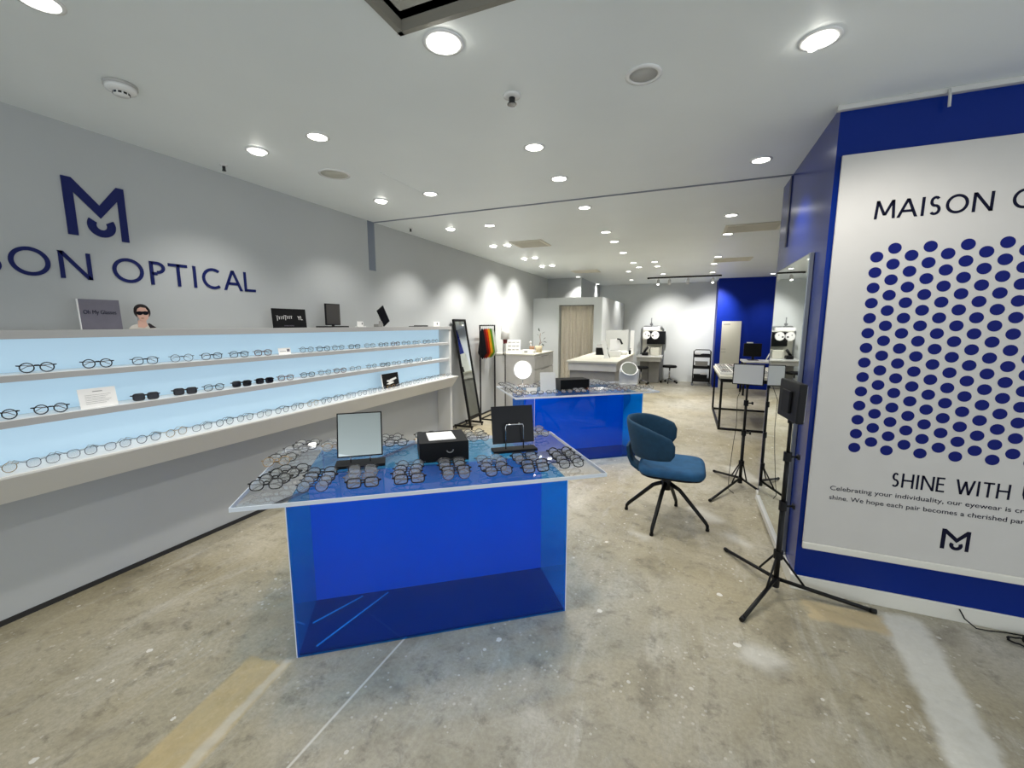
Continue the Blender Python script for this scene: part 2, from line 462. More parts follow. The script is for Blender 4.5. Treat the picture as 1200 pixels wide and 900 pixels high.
# fitting booth: front wall with a doorway, side wall, soffit over it
b = bm_new()
bx(b, XW, -2.53, 8.7, 8.8, 0, 2.05); bx(b, -1.79, -1.62, 8.7, 8.8, 0, 2.05)
bx(b, -2.53, -1.79, 8.7, 8.8, 1.90, 2.05)
bx(b, -1.72, -1.62, 8.8, YB, 0, 2.05)
struct('wall_booth', b, M['wall2'], 'white half-height walls of the curtained booth')
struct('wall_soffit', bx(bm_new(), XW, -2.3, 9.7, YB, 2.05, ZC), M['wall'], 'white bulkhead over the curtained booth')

# ------------------------------------------------------------------ wall sign and logo
Uw, Vw = (0, 1, 0), (0, 0, 1)
t = thing('wall_logo', 'navy letter M logo with an eye on the white wall', 'logo', (XW, 1.395, 2.13))
obj('logo_mark', logo_m(bm_new(), -.135, -.15, .27, .30, (0, 0, 0), Uw, Vw, .006), M['ink'], t)
t = thing('wall_lettering', 'navy capital shop name lettering on the white wall above the lit shelves', 'sign', (XW, 1.39, 1.745))
lets = [('M', .50, .645), ('A', .68, .808), ('I', .845, .875), ('S', .915, 1.0), ('O', 1.022, 1.172), ('N', 1.209, 1.335),
        ('O', 1.432, 1.585), ('P', 1.622, 1.705), ('T', 1.722, 1.834), ('I', 1.862, 1.892), ('C', 1.922, 2.045), ('A', 2.078, 2.197), ('L', 2.222, 2.31)]
for ch, y0, y1 in lets:
    obj('letter', glyph(bm_new(), ch, y0-1.39, y1-1.39, 0, .143, .0185, (0, 0, 0), Uw, Vw, .005), M['ink'], t)

# ------------------------------------------------------------------ lit display shelving along the left wall
Y0, Y1 = -.9, 4.84
t = thing('display_shelf_unit', 'long white wall display of two backlit shelves over a white counter', 'shelf', (-2.95, 2, 0))
def part(name, a, m, par=None, bev=0.):
    o = box_obj(name, (a[0]+2.95, a[1]+2.95, a[2]-2, a[3]-2, a[4], a[5]), m, par or t, bev); return o
part('top_ledge', (XW, -2.885, Y0, Y1+.05, 1.432, 1.472), M['shelfgrey'], bev=.002)
part('backlit_panel', (XW+.002, -3.06, Y0, Y1, .80, 1.432), M['shelfglow'])
sh = part('shelf', (-3.06, -2.905, Y0, Y1, 1.232, 1.262), M['shelfgrey'], bev=.001)
part('painted_glow_top', (-3.06, -2.9055, Y0, Y1, 1.262, 1.265), M['whiteg'], sh)  # thin white skin paints the overexposed glow on the grey shelf
sh = part('shelf', (-3.06, -2.905, Y0, Y1, 1.018, 1.052), M['shelfgrey'], bev=.001)
part('painted_glow_top', (-3.06, -2.9055, Y0, Y1, 1.052, 1.055), M['whiteg'], sh)  # same white skin, glow put into the colour
b = bm_new()   # counter with a sloping front
prism(b, [(-3.095, .785), (-3.095, .812), (-2.80, .816), (-2.80, .808), (-2.895, .672), (-2.905, .672), (-2.86, .785)],
      (2.95, Y1+.05-2, 0), (1, 0, 0), (0, 0, 1), Y1+.05-Y0)
obj('counter', b, mat('counter laminate', 'dcdad3', .5), t)
part('counter_surface', (-3.06, -2.815, Y0, Y1+.04, .812, .8185), M['whiteg'])
part('end_panel', (XW, -2.90, Y1, Y1+.05, 0, 1.432), M['white'], bev=.002)

# ------------------------------------------------------------------ eyeglasses
def superell(cx, cz, a, bb, n, N=24):
    out = []
    for k in range(N):
        q = 2*PI*k/N; c, s = math.cos(q), math.sin(q)
        out.append((cx+a*abs(c)**(2/n)*(1 if c >= 0 else -1), 0, cz+bb*abs(s)**(2/n)*(1 if s >= 0 else -1)))
    return out

def glasses_parts(shape, fm, lm, rim=.0024, fold=False, single=False):
    a, bb, n = {'round': (.0235, .0225, 2.), 'panto': (.0245, .021, 2.6), 'square': (.026, .0195, 4.)}[shape]
    cz = bb+rim; gx = .0335
    fb = bm_new()
    for s in (-1, 1):
        tube(fb, superell(s*gx, cz, a, bb, n), rim, 6, closed=True)
        tube(fb, [(s*(gx+a), 0, cz+bb*.45), (s*(gx+a+.007), .003, cz+bb*.5), (s*(gx+a+.009), .008, cz+bb*.5)], rim*1.1, 6)
    z = cz+bb*.35
    tube(fb, [(-gx+a, 0, z), (-.006, -.002, z+.004), (.006, -.002, z+.004), (gx-a, 0, z)], rim, 6)
    hx, hz = gx+a+.009, cz+bb*.5
    tb = []
    for s in (-1, 1):
        q = bm_new()
        if fold:
            e = .004 if s > 0 else 0
            pts = [(s*hx, .008, hz), (s*(hx-.006), .014+e, hz), (-s*.03, .016+e, hz-.006), (-s*.052, .015+e, hz-.02)]
        else:
            pts = [(s*hx, .008, hz), (s*hx, .06, hz), (s*(hx-.003), .1, hz-.003), (s*(hx-.006), .138, .006)]
        tube(q, pts, rim*.8, 6); tb.append(q)
    lb = []
    for s in (-1, 1):
        q = bm_new(); ring = superell(s*gx, cz, a, bb, n)
        prism(q, [(p[0], p[2]) for p in ring], (0, .0006, 0), (1, 0, 0), (0, 0, 1), .0012); lb.append(q)
    if single:
        bm = fb
        for q in tb:
            me = mesh('tmp', q, fm); bm.from_mesh(me); bpy.data.meshes.remove(me)
        for f in bm.faces: f.material_index = 0
        k0 = len(bm.faces)
        for q in lb:
            me = mesh('tmp', q, lm); bm.from_mesh(me); bpy.data.meshes.remove(me)
        bm.faces.ensure_lookup_table()
        for f in bm.faces[k0:]: f.material_index = 1
        return mesh('eyeglasses', bm, [fm, lm])
    return [('frame', mesh('frame', fb, fm)), ('temple', mesh('temple', tb[0], fm)), ('temple', mesh('temple', tb[1], fm)),
            ('lens', mesh('lens', lb[0], lm)), ('lens', mesh('lens', lb[1], lm))]

STY = {
    'black round': ('round', 'f_black', 'lens', .0028), 'black square': ('square', 'f_black', 'lens', .0028),
    'dark panto': ('panto', 'f_black', 'lens', .0022), 'thin grey': ('round', 'f_grey', 'lens', .0016),
    'thin silver': ('panto', 'f_silver', 'lens', .0017), 'brown': ('panto', 'f_brown', 'lens', .0026),
    'gold': ('round', 'f_gold', 'lens', .0014), 'sun': ('square', 'f_black', 'lensdark', .0034),
}
WORD = {'black round': 'black round eyeglasses', 'black square': 'black square eyeglasses', 'dark panto': 'dark rounded eyeglasses',
        'thin grey': 'thin dark-rimmed eyeglasses', 'thin silver': 'thin silver-rimmed eyeglasses', 'brown': 'brown tortoiseshell eyeglasses',
        'gold': 'thin gold-rimmed eyeglasses', 'sun': 'black sunglasses'}
CACHE = {}
def gl_meshes(style, fold, single=False, lens2=False):
    k = (style, fold, single, lens2)
    if k not in CACHE:
        s, f, l, r = STY[style]
        CACHE[k] = glasses_parts(s, M[f], M['lens2' if lens2 and l == 'lens' else l], r, fold, single)
    return CACHE[k]

def put_glasses(style, loc, rz, label, group, fold=False, single=False, tilt=0., scale=1.):
    if tilt: loc = (loc[0], loc[1], loc[2]+.019*math.sin(-tilt)*scale)
    g = gl_meshes(style, fold, single, tilt != 0)
    nm = 'sunglasses' if style == 'sun' else 'eyeglasses'
    if single:
        o = obj(nm, g, None); o.location = loc
        tag(o, label, nm, group)
    else:
        o = thing(nm, label, nm, loc, 0, group)
        for n_, me in g: obj(n_, me, None, o)
    o.rotation_euler = (tilt, 0, rz); o.scale = (scale,)*3
    return o

ORD = ['', 'first', 'second', 'third', 'fourth', 'fifth', 'sixth', 'seventh', 'eighth', 'ninth', 'tenth', 'eleventh', 'twelfth', 'thirteenth',
       'fourteenth', 'fifteenth', 'sixteenth', 'seventeenth', 'eighteenth', 'nineteenth', 'twentieth']
def end_count(i, n):
    """place in a row, counted from whichever end is nearer"""
    if i < n/2: return ORD[i+1]+' from the near end'
    return ORD[n-i]+' from the floor mirror end'

# upper shelf: front edge facing the shop, temples towards the wall
RZ_W = PI/2   # local -Y (front) turned to +X
SHY1 = [1.007, 1.238, 1.456, 1.652, 1.834, 2.022, 2.206, 2.602, 2.777, 2.949, 3.153, 3.366, 3.573, 3.77, 3.961, 4.166, 4.37, 4.55]
ST1 = ['black round', 'black round', 'dark panto', 'thin grey', 'dark panto', 'dark panto', 'brown', 'thin grey', 'dark panto', 'thin grey', 'dark panto',
       'thin silver', 'dark panto', 'brown', 'thin grey', 'thin silver', 'dark panto', 'thin grey']
SHX = -2.935
for i, (y, st) in enumerate(zip(SHY1, ST1)):
    put_glasses(st, (SHX, y, 1.2655), RZ_W-.22+random.uniform(-.06, .06), f'{WORD[st]} on the upper lit shelf, {end_count(i, len(SHY1))}',
                'eyeglasses on the upper lit shelf', fold=True)
SHY2 = [.856, 1.033, 1.438, 1.651, 1.828, 2.022, 2.2, 2.383, 2.595, 2.776, 2.955, 3.15, 3.378, 3.588, 3.774, 3.991, 4.21, 4.391]
ST2 = ['black round', 'black round', 'sun', 'sun', 'dark panto', 'sun', 'sun', 'brown', 'dark panto', 'thin grey', 'brown', 'thin silver', 'thin grey', 'black square',
       'thin silver', 'dark panto', 'thin grey', 'thin silver']
for i, (y, st) in enumerate(zip(SHY2, ST2)):
    put_glasses(st, (SHX, y, 1.0555), RZ_W-.22+random.uniform(-.06, .06), f'{WORD[st]} on the lower lit shelf, {end_count(i, len(SHY2))}',
                'eyewear on the lower lit shelf', fold=True)
# counter: frames lying open, fronts to the shop
n = 29; i = 0
for k in range(n):
    y = .66+k*.146
    st = random.choice(['thin grey', 'thin silver', 'thin grey', 'thin silver', 'gold'])
    put_glasses(st, (-2.86+random.uniform(-.004, .004), y, .822), RZ_W+random.uniform(-.05, .05), f'{WORD[st]} lying on the white counter, {end_count(k, n)}',
                'eyeglasses along the white counter', fold=3.45 < y < 3.95)

# things on the ledge and the shelves
LZ = 1.4725
def board(name, y0, y1, z0, hgt, m, label, cat, x=-2.95, th=.008, lean=.0):
    o = thing(name, label, cat, (x, (y0+y1)/2, z0))
    o.rotation_euler = (0, -lean, 0)
    w = (y1-y0)/2
    obj('board', bx(bm_new(), -th/2, th/2, -w, w, 0, hgt, .001), m, o)
    return o, w
UB = ((0, 1, 0), (0, 0, 1))
o, w = board('grey_sign_board', 1.20, 1.375, LZ, .16, M['greyboard'], 'grey printed brand board standing on the white ledge beside the portrait print', 'sign', lean=.05)
text_obj('lettering', 'Oh My Glasses', .03, (.0045, -w+.015, .082), *UB, M['ink2'], o, fit=.14)
obj('edging', bx(bm_new(), -.004, .0045, -w-.004, -w, 0, .16), M['paper'], o)
o = thing('portrait_print', 'cut-out portrait print of a dark-haired person in black sunglasses on the ledge', 'picture', (-2.95, 1.465, LZ))
o.rotation_euler = (0, -.05, 0)
def pp(name, polys, m, zoff=.0045, th=.001):
    q = bm_new()
    for p in polys: prism(q, p, (zoff, 0, 0), *UB, th)
    obj(name, q, m, o)
HX = .012
pp('backing', [[(-.062, .0), (-.048, .017), (-.02, .028), (.03, .029), (.05, .018), (.07, .002), (.07, 0)], ell(.012, .098, .037, .044), [(-.012, .02), (-.012, .06), (.022, .06), (.026, .02)]], M['wall'], -.004, .008)
pp('shirt', [[(-.065, 0), (-.05, .018), (-.02, .03), (.03, .03), (.05, .02), (.072, .004), (.072, 0)]], M['shirt'])
pp('collar', [[(.03, .03), (.04, .034), (.074, .006), (.04, .004)]], M['hair'], .0052)
pp('neck', [[(-.018, .01), (-.016, .05), (.024, .05), (.03, .018), (.012, .006)]], M['skin'], .0055)
pp('hair', [ell(HX-.002, .108, .039, .036), ell(HX-.02, .098, .022, .03), ell(HX+.023, .098, .018, .03)], M['hair'], .006)
pp('face', [[(HX-.028, .10), (HX-.027, .075), (HX-.018, .052), (HX-.004, .044), (HX+.012, .046), (HX+.024, .06), (HX+.03, .08), (HX+.03, .1), (HX+.018, .122), (HX-.008, .126), (HX-.022, .116)]], M['skin'], .0072)
pp('sunglasses', [ell(HX-.015, .091, .015, .011), ell(HX+.014, .092, .015, .011), [(HX-.03, .094), (HX+.031, .096), (HX+.031, .102), (HX-.03, .1)]], M['f_black'], .0084)
pp('mouth', [ell(HX-.004, .062, .008, .0025, 12)], M['terracotta'], .0084)

o, w = board('black_sign_board', 2.32, 2.63, LZ, .15, M['blackm'], 'black brand board with white script standing on the white ledge', 'sign', x=-2.95, lean=.06)
q = bm_new()   # flowing white script and a small monogram
import math as _m
def script(y0, y1, z, amp, turns, r):
    pts = []
    for k in range(int(turns*14)+1):
        s = k/(turns*14); a = s*turns*2*PI
        tall = 1.9 if int(s*turns) in (0, 4) else 1.
        pts.append((.0055, y0+(y1-y0)*s+.006*math.sin(a), z+amp*tall*math.cos(a)*.5+.008*s))
    tube(q, pts, r, 5)
script(-w+.03, .02, .075, .022, 8, .0011)
obj('script_lettering', q, M['paper'], o)
text_obj('monogram', 'YL', .045, (.0045, w-.085, .062), *UB, M['paper'], o)
text_obj('small_print', 'EYEWEAR DESIGN', .011, (.0045, -.06, .012), *UB, M['greyboard'], o)

o = thing('ledge_mirror', 'black framed square mirror on a flat dark base on the ledge', 'mirror', (-2.96, 2.93, LZ))
obj('base', bx(bm_new(), -.05, .05, -.15, .14, 0, .012, .002), M['black'], o)
obj('frame', bx(bm_new(), -.012, .0, -.08, .09, .02, .21, .002), M['black'], o)
obj('mirror_glass', bx(bm_new(), .0, .003, -.072, .082, .028, .202), mat('dark glass', '4d4b49', .1, spec=.6), o)
obj('stem', bx(bm_new(), -.01, -.002, -.01, .02, .01, .03), M['black'], o)

o = thing('tilted_tablet', 'black tilted tablet on a small stand on the ledge', 'tablet', (-2.97, 3.62, LZ))
q = bm_new(); bx(q, -.006, .006, -.055, .055, 0, .19, .002)
for v in q.verts: v.co = Matrix.Rotation(-.0, 3, 'Y') @ v.co; v.co = Matrix.Rotation(.55, 3, 'X') @ v.co
for v in q.verts: v.co.y += .06; v.co.z += .032
obj('screen', q, M['blackg'], o)
q = bm_new(); bx(q, -.03, .03, -.11, -.04, 0, .03, .004); bx(q, -.004, .004, -.06, .05, .02, .06, .002)
obj('stand', q, M['greylam2'], o)
o = thing('card_holder', 'small white price card holder on the ledge beside tablet', 'card', (-2.95, 3.27, LZ))
obj('card', bx(bm_new(), -.004, .004, -.05, .03, 0, .055, .001), M['paper'], o)
obj('foot', bx(bm_new(), -.02, .02, -.06, .05, 0, .008, .001), M['whiteg'], o)
obj('emblem', bx(bm_new(), .004, .0052, .008, .018, .025, .042), M['ink2'], o)
o = thing('black_tray', 'thin black tray lying flat on the ledge near its far end', 'tray', (-2.95, 4.23, LZ))
obj('tray_base', bx(bm_new(), -.04, .04, -.14, .14, 0, .006, .002), M['black'], o)
obj('rim', bx(bm_new(), .034, .04, -.14, .14, .006, .016, .002), M['black'], o)
o = thing('white_card', 'white card with a dark emblem at the far end of ledge', 'card', (-2.95, 4.62, LZ))
obj('card', bx(bm_new(), -.004, .004, -.07, .07, 0, .06, .001), M['paper'], o)
obj('emblem', bx(bm_new(), .004, .0055, .0, .022, .022, .046), M['ink2'], o)

o, w = board('information_card', 1.14, 1.30, 1.0555, .105, M['paper'], 'white printed information card leaning on the lower lit shelf', 'card', x=-2.925, th=.003, lean=.16)
q = bm_new()
bx(q, .0016, .0022, -.02, .022, .085, .089)
for k in range(6): bx(q, .0016, .0022, -.055, .055-.012*(k % 3), .068-k*.009, .0695-k*.009)
obj('print', q, M['greylam2'], o)
o, w = board('price_card', 2.33, 2.44, 1.2655, .05, M['paper'], 'small white price card on the upper lit shelf', 'card', x=-2.925, th=.003, lean=.16)
q = bm_new(); bx(q, .0016, .0022, -.045, .01, .022, .026); bx(q, .0016, .0022, .02, .045, .02, .04)
obj('print', q, M['greyboard'], o)
o, w = board('photo_card', 3.56, 3.83, .819, .155, M['blackm'], 'black and white photo card standing on the white counter', 'picture', x=-2.95, th=.006, lean=.14)
obj('edging', bx(bm_new(), -.003, .0032, -w-.012, -w, 0, .155), M['paper'], o)
q = bm_new()
for p in ([(-.06, .07), (.0, .092), (.09, .105), (.1, .088), (.03, .07), (-.03, .055)], [(-.08, .045), (-.02, .06), (.03, .062), (.05, .048), (-.03, .035)], ell(-.04, .075, .03, .01)):
    prism(q, p, (.0034, 0, 0), *UB, .0008)
obj('photo_print', q, M['paper'], o)

# ------------------------------------------------------------------ acrylic tables
def acrylic_table(loc, ang, label, rails=False):
    t = thing('acrylic_table', label, 'table', loc, ang)
    W, D, H = .65, .425, .725
    th = .010
    obj('front_panel', bx(bm_new(), -W, W, -D, -D+th, .001, H), M['bluea'], t)
    obj('back_panel', bx(bm_new(), -W, W, D-th, D, .001, H), M['bluea'], t)
    obj('inner_panel', bx(bm_new(), -W+th+.0005, W-th-.0005, -.03, -.02, .0125, H-.001), M['bluea2'], t)
    obj('base_panel', bx(bm_new(), -W+th+.0005, W-th-.0005, -D+th+.0005, -.02, .002, .012), M['bluebase'], t)
    for s in (-1, 1):
        obj('side_panel', bx(bm_new(), min(s*W, s*(W-th)), max(s*W, s*(W-th)), -D+th+.0005, D-th-.0005, .001, H), M['bluea'], t)
    obj('tabletop', bx(bm_new(), -.855, .855, -.432, .432, H+.0005, H+.0185), M['clear'], t)
    q = bm_new()
    for a in ((-.858, .858, -.435, -.432), (-.858, .858, .432, .435), (-.858, -.855, -.432, .432), (.855, .858, -.432, .432)):
        bx(q, *a, H, H+.019)
    obj('polished_edge', q, M['clearedge'], t)
    for x in (-W+.0005, W-.0045):
        obj('corner_seam', bx(bm_new(), x, x+.004, -D-.0015, -D, .002, H-.002), M['clearedge'], t)
    return t
TA = math.radians(36.6)
T1 = Vector((-1.29, 1.94, 0))
t1 = acrylic_table((T1.x, T1.y, 0), TA, 'transparent blue acrylic display table nearest the camera, clear overhanging top')
q = bm_new()
R1 = Matrix.Rotation(-TA, 3, 'Z')
for a, b_ in (((-1.70, 1.36), (-1.645, 1.75)), ((-1.515, 1.285), (-1.53, 1.82))):
    A = R1 @ (Vector((a[0], a[1], 0))-T1); B = R1 @ (Vector((b_[0], b_[1], 0))-T1)
    A.y = max(A.y, -.40); B.y = min(B.y, -.06); A.x = max(A.x, -.62)
    tube(q, [(A.x, A.y, .017), (B.x, B.y, .017)], .004, 6)
obj('pale_line_rod', q, M['clearedge'], t1)  # pale rods added to draw two thin lines inside the box
TB = math.radians(38)
T2 = Vector((-1.20, 4.855, 0))
t2 = acrylic_table((T2.x, T2.y, 0), TB, 'transparent blue acrylic display table farther back, covered in eyeglasses')
TZ = .745
def on1(s, q): v = Matrix.Rotation(TA, 3, 'Z') @ Vector((s, q, 0)); return T1+v
def on2(s, q): v = Matrix.Rotation(TB, 3, 'Z') @ Vector((s, q, 0)); return T2+v

PLC = ['nearest pair', 'second pair', 'third pair', 'farthest pair']
cl1 = [(-.755, -.19, "at overhang by the shelves"), (-.545, -.27, "at table's shelf-side corner"), (-.345, -.27, "before the square mirror"),
       (-.125, -.27, "between mirror and black box"), (.09, -.27, 'before the black box'), (.30, -.27, 'before the wire stand'),
       (.50, -.27, "beside the overhang by chair"), (.70, -.25, "on the overhang by chair")]
sty = ['thin grey', 'dark panto', 'black square', 'thin silver', 'dark panto']
for ci, (s, q0, wh) in enumerate(cl1):
    for k in range(4):
        st = random.choice(sty) if ci not in (0, 6, 7) else random.choice(['dark panto', 'thin grey', 'black square', 'black round'])
        p = on1(s+random.uniform(-.012, .012)+(.018*k if ci == 0 else 0), q0-.01+(k-1.5)*.066)
        put_glasses(st, (p.x, p.y, TZ), TA+random.uniform(-.07, .07), f'{WORD[st]} on near blue table, {PLC[k]} {wh}',
                    'eyeglasses on the near blue table', fold=True, scale=1.15, tilt=-.68)
cl1b = [(-.79, .12, "midway along the overhang"), (-.74, .33, "at rear corner by shelves"), (-.54, .33, "next to rear shelf-side corner"),
        (-.22, .34, "behind the square mirror"), (-.02, .35, "between mirror and box, behind"), (.32, .33, 'behind the wire stand'), (.72, .33, "at rear corner towards chair")]
for ci, (s, q0, wh) in enumerate(cl1b):
    for k in range(3):
        st = random.choice(['thin silver', 'thin grey', 'gold', 'dark panto', 'thin grey'])
        p = on1(s+random.uniform(-.02, .02), q0-.005+(k-1)*.066)
        put_glasses(st, (p.x, p.y, TZ), TA+random.uniform(-.1, .1), f'{WORD[st]} on near blue table, {["nearest", "middle", "rearmost"][k]} pair {wh}',
                    'eyeglasses on the near blue table', fold=True, scale=1.12, tilt=-.68)
rows2 = [(-.375, 'front'), (-.30, 'second'), (-.225, 'third'), (-.14, 'fourth'), (.07, 'fifth'), (.14, 'sixth'), (.22, 'seventh'), (.30, 'eighth'), (.375, 'rear')]
for ri, (q0, rw) in enumerate(rows2):
    for k in range(10):
        s = -.76+k*.169
        if 2 <= ri <= 3 and (-.66 < s < -.16 or -.28 < s < .40): continue
        if ri == 1 and -.72 < s < -.16: continue
        if ri > 2 and (-.68 < s < -.42 and ri > 5 or s > .55): continue
        if ri == 4 and -.28 < s < .16: continue
        st = random.choice(['dark panto', 'thin silver', 'thin grey', 'brown', 'black square', 'gold', 'thin silver'])
        p = on2(s+random.uniform(-.008, .008), q0+random.uniform(-.006, .006))
        put_glasses(st, (p.x, p.y, TZ), TB+random.uniform(-.08, .08), f'{WORD[st]} on far blue table, {rw} row, {ORD[k+1]} place from shelf side',
                    'eyeglasses on the far blue table', fold=True, single=True, scale=1.1, tilt=-.8)

# things standing on the near table
mrot = math.radians(38)
o = thing('table_mirror', 'square silver table mirror on a black base on the near blue table', 'mirror', (-1.60, 1.72, TZ), mrot)
obj('base', bx(bm_new(), -.128, .128, -.055, .055, 0, .016, .002), M['blackm'], o)
q = bm_new()
for x in (-.05, .05): tube(q, [(x, 0, .014), (x, .005, .06)], .003, 8)
obj('post', q, M['chrome'], o)
TL = Matrix.Rotation(-.30, 3, 'X')
def tilt(bm, z, T=TL):
    for v in bm.verts:
        v.co = T @ v.co; v.co.z += z
    return bm
obj('frame', tilt(bx(bm_new(), -.117, .117, -.004, .012, -.004, .236, .002), .05), M['black'], o)
M['mirror2'] = mat('greyed mirror glass', 'c2c9c7', .02, metal=1)
obj('mirror_glass', tilt(bx(bm_new(), -.110, .110, -.0055, -.004, .003, .229), .05), M['mirror2'], o)
o = thing('display_box', 'black lidded box in the middle of the near blue table', 'box', (-1.285, 2.04, TZ), mrot)
obj('box_body', bx(bm_new(), -.135, .135, -.13, .13, 0, .112, .002), M['blackm'], o)
obj('emblem', ring2d(bm_new(), .03, .07, .022, .022, .006, (0, -.1302, 0), (1, 0, 0), (0, 0, 1), .0008, 200, 350), M['greylam2'], o)
o = thing('paper_sheet', 'white printed sheet lying on top of the black box', 'paper', (-1.29, 2.035, TZ+.1125), mrot+.03)
q = bx(bm_new(), -.075, .075, -.085, .085, 0, .003)
obj('sheet', q, M['paper'], o)
q = bm_new()
for k in range(7): bx(q, -.06, .06-.02*(k % 3), .06-k*.02, .064-k*.02, .003, .0034)
obj('print', q, M['greylam'], o)
o = thing('wire_stand', 'dark panel mirror seen from behind on a chrome wire stand', 'mirror', (-.925, 2.275, TZ), mrot)
obj('base', bx(bm_new(), -.135, .135, -.04, .045, 0, .016, .002), M['blackm'], o)
q = bm_new()
tube(q, [(-.055, -.005, .015), (-.055, .0, .15), (-.05, .0, .162), (.05, .0, .162), (.055, .0, .15), (.055, -.005, .015)], .0035, 8)
for x in (-.03, .03): tube(q, [(x, .0, .162), (x, .02, .166)], .005, 8)
obj('wire_bracket', q, M['chrome'], o)
q = bx(bm_new(), -.13, .13, .0, .008, 0, .225, .002)
TL2 = Matrix.Rotation(-.22, 3, 'X')
for v in q.verts: v.co = TL2 @ v.co; v.co.z += .045; v.co.y += .012
obj('panel', q, M['blackg'], o)
q = bx(bm_new(), -.124, .124, .0085, .0095, .006, .219)
for v in q.verts: v.co = TL2 @ v.co; v.co.z += .045; v.co.y += .012
obj('mirror_glass', q, M['mirror'], o)

# things standing on the far table
o = thing('display_box', 'low black box in the middle of the far blue table', 'box', (*on2(-.06, -.04).xy, TZ), TB)
obj('box_body', bx(bm_new(), -.18, .18, -.1, .1, 0, .12, .002), M['blackm'], o)
obj('lid', bx(bm_new(), -.182, .182, -.102, .102, .118, .126, .002), M['blackm'], o)
o = thing('sign_holder', 'upright white acrylic sign holder on the far blue table', 'sign', (*on2(-.41, -.20).xy, TZ), TB)
q = bm_new(); bx(q, -.09, .09, -.003, .003, 0, .225, .001)
for v in q.verts: v.co = Matrix.Rotation(-.12, 3, 'X') @ v.co
obj('sign_sheet', q, M['paper'], o)
obj('foot', bx(bm_new(), -.09, .09, -.01, .07, 0, .004, .001), M['clearedge'], o)
o = thing('price_card', 'small white card at the front corner of the far blue table', 'card', (*on2(-.62, -.25).xy, TZ), TB)
q = bm_new(); bx(q, -.06, .06, -.002, .002, 0, .07, .0005)
for v in q.verts: v.co = Matrix.Rotation(-.25, 3, 'X') @ v.co
obj('card', q, M['paper'], o)
obj('foot', bx(bm_new(), -.06, .06, .0, .04, 0, .003), M['paper'], o)
o = thing('paper_sheet', 'white sheet lying flat beside the black box on far table', 'paper', (*on2(.28, -.10).xy, TZ+.001), TB+.2)
obj('sheet', bx(bm_new(), -.09, .09, -.07, .07, 0, .004), M['paper'], o)
obj('print', bx(bm_new(), -.06, .04, .02, .03, .004, .0044), M['greylam'], o)
# round lamp
P = on2(-.56, .29)
o = thing('ring_lamp', 'glaring round white lamp standing on the far blue table', 'lamp', (P.x, P.y, TZ), TB-.25)
obj('base', lathe(bm_new(), [(0, 0), (.07, 0), (.07, .012), (.02, .02), (0, .02)]), M['whiteg'], o)
q = bm_new(); tube(q, [(0, .01, .01), (0, .01, .1)], .007); obj('stem', q, M['chrome'], o)
q = bm_new(); tube(q, [(.105*math.cos(a), 0, .205+.105*math.sin(a)) for a in [2*PI*k/32 for k in range(32)]], .010, 8, closed=True)
obj('ring', q, M['whiteg'], o)
q = bm_new(); prism(q, ell(0, 0, .062, .062, 28), (0, 0, .205), (1, 0, 0), (0, 0, 1), .012)
obj('lamp_face', q, M['lampglow'], o)
obj('backplate', prism(bm_new(), ell(0, 0, .1, .1, 28), (0, .012, .205), (1, 0, 0), (0, 0, 1), .008), M['whiteg'], o)
# round mirror on stand
P = on2(.79, .12)
o = thing('round_mirror', 'round grey vanity mirror on a white stand on far blue table', 'mirror', (P.x, P.y, TZ), TB-.3)
q = bm_new()
for s in (-1, 1): tube(q, [(s*.11, 0, .0), (s*.115, 0, .14), (s*.106, 0, .2)], .008, 8)
bx(q, -.115, .115, -.04, .05, 0, .012, .003); bx(q, -.108, .108, .01, .016, .01, .17, .002)
obj('stand', q, M['whiteg'], o)
R3 = Matrix.Rotation(-.75, 3, 'X')
def rot(bm, z):
    for v in bm.verts: v.co = R3 @ v.co; v.co.z += z
    return bm
q = bm_new(); tube(q, [(.1*math.cos(a), 0, .1*math.sin(a)) for a in [2*PI*k/32 for k in range(32)]], .008, 8, closed=True)
obj('rim', rot(q, .2), M['whiteg'], o)
obj('mirror_glass', rot(prism(bm_new(), ell(0, 0, .098, .098, 28), (0, .003, 0), (1, 0, 0), (0, 0, 1), .005), .2), M['mirror'], o)

# ------------------------------------------------------------------ blue swivel chair
ch = thing('swivel_chair', 'blue upholstered swivel chair with wraparound back on black star base', 'chair', (-.085, 3.30, 0), math.radians(0))
# seat cushion: local +X is the front
def slab(outline, layers):
    bm = bm_new(); rings = []
    for s, z, dx in layers:
        rings.append([bm.verts.new((x*s+dx, y*s, z+(.0 if not callable(z) else 0))) for x, y in outline])
    for A, B in zip(rings, rings[1:]):
        n_ = len(A)
        for k in range(n_):
            f = bm.faces.new((A[k], A[(k+1) % n_], B[(k+1) % n_], B[k])); f.smooth = True
    f = bm.faces.new(rings[0][::-1]); f = bm.faces.new(rings[-1])
    f.smooth = True
    return bm
ol = []
for k in range(40):
    a = 2*PI*k/40; c, s = math.cos(a), math.sin(a); e = 2/5.
    ol.append(((.245 if c > 0 else .225)*abs(c)**e*(1 if c > 0 else -1), .235*abs(s)**e*(1 if s > 0 else -1)*(1-.10*(c < 0)*abs(c))))
obj('seat', slab(ol, [(.86, .405, .02), (.97, .412, .02), (1.0, .43, .02), (.99, .452, .02), (.95, .468, .02), (.85, .474, .02), (.5, .470, .02)]), M['velvet'], ch)
obj('seat_shell', slab(ol, [(.45, .372, .0), (.8, .383, .01), (.93, .398, .02), (.9, .407, .02)]), M['plastic'], ch)
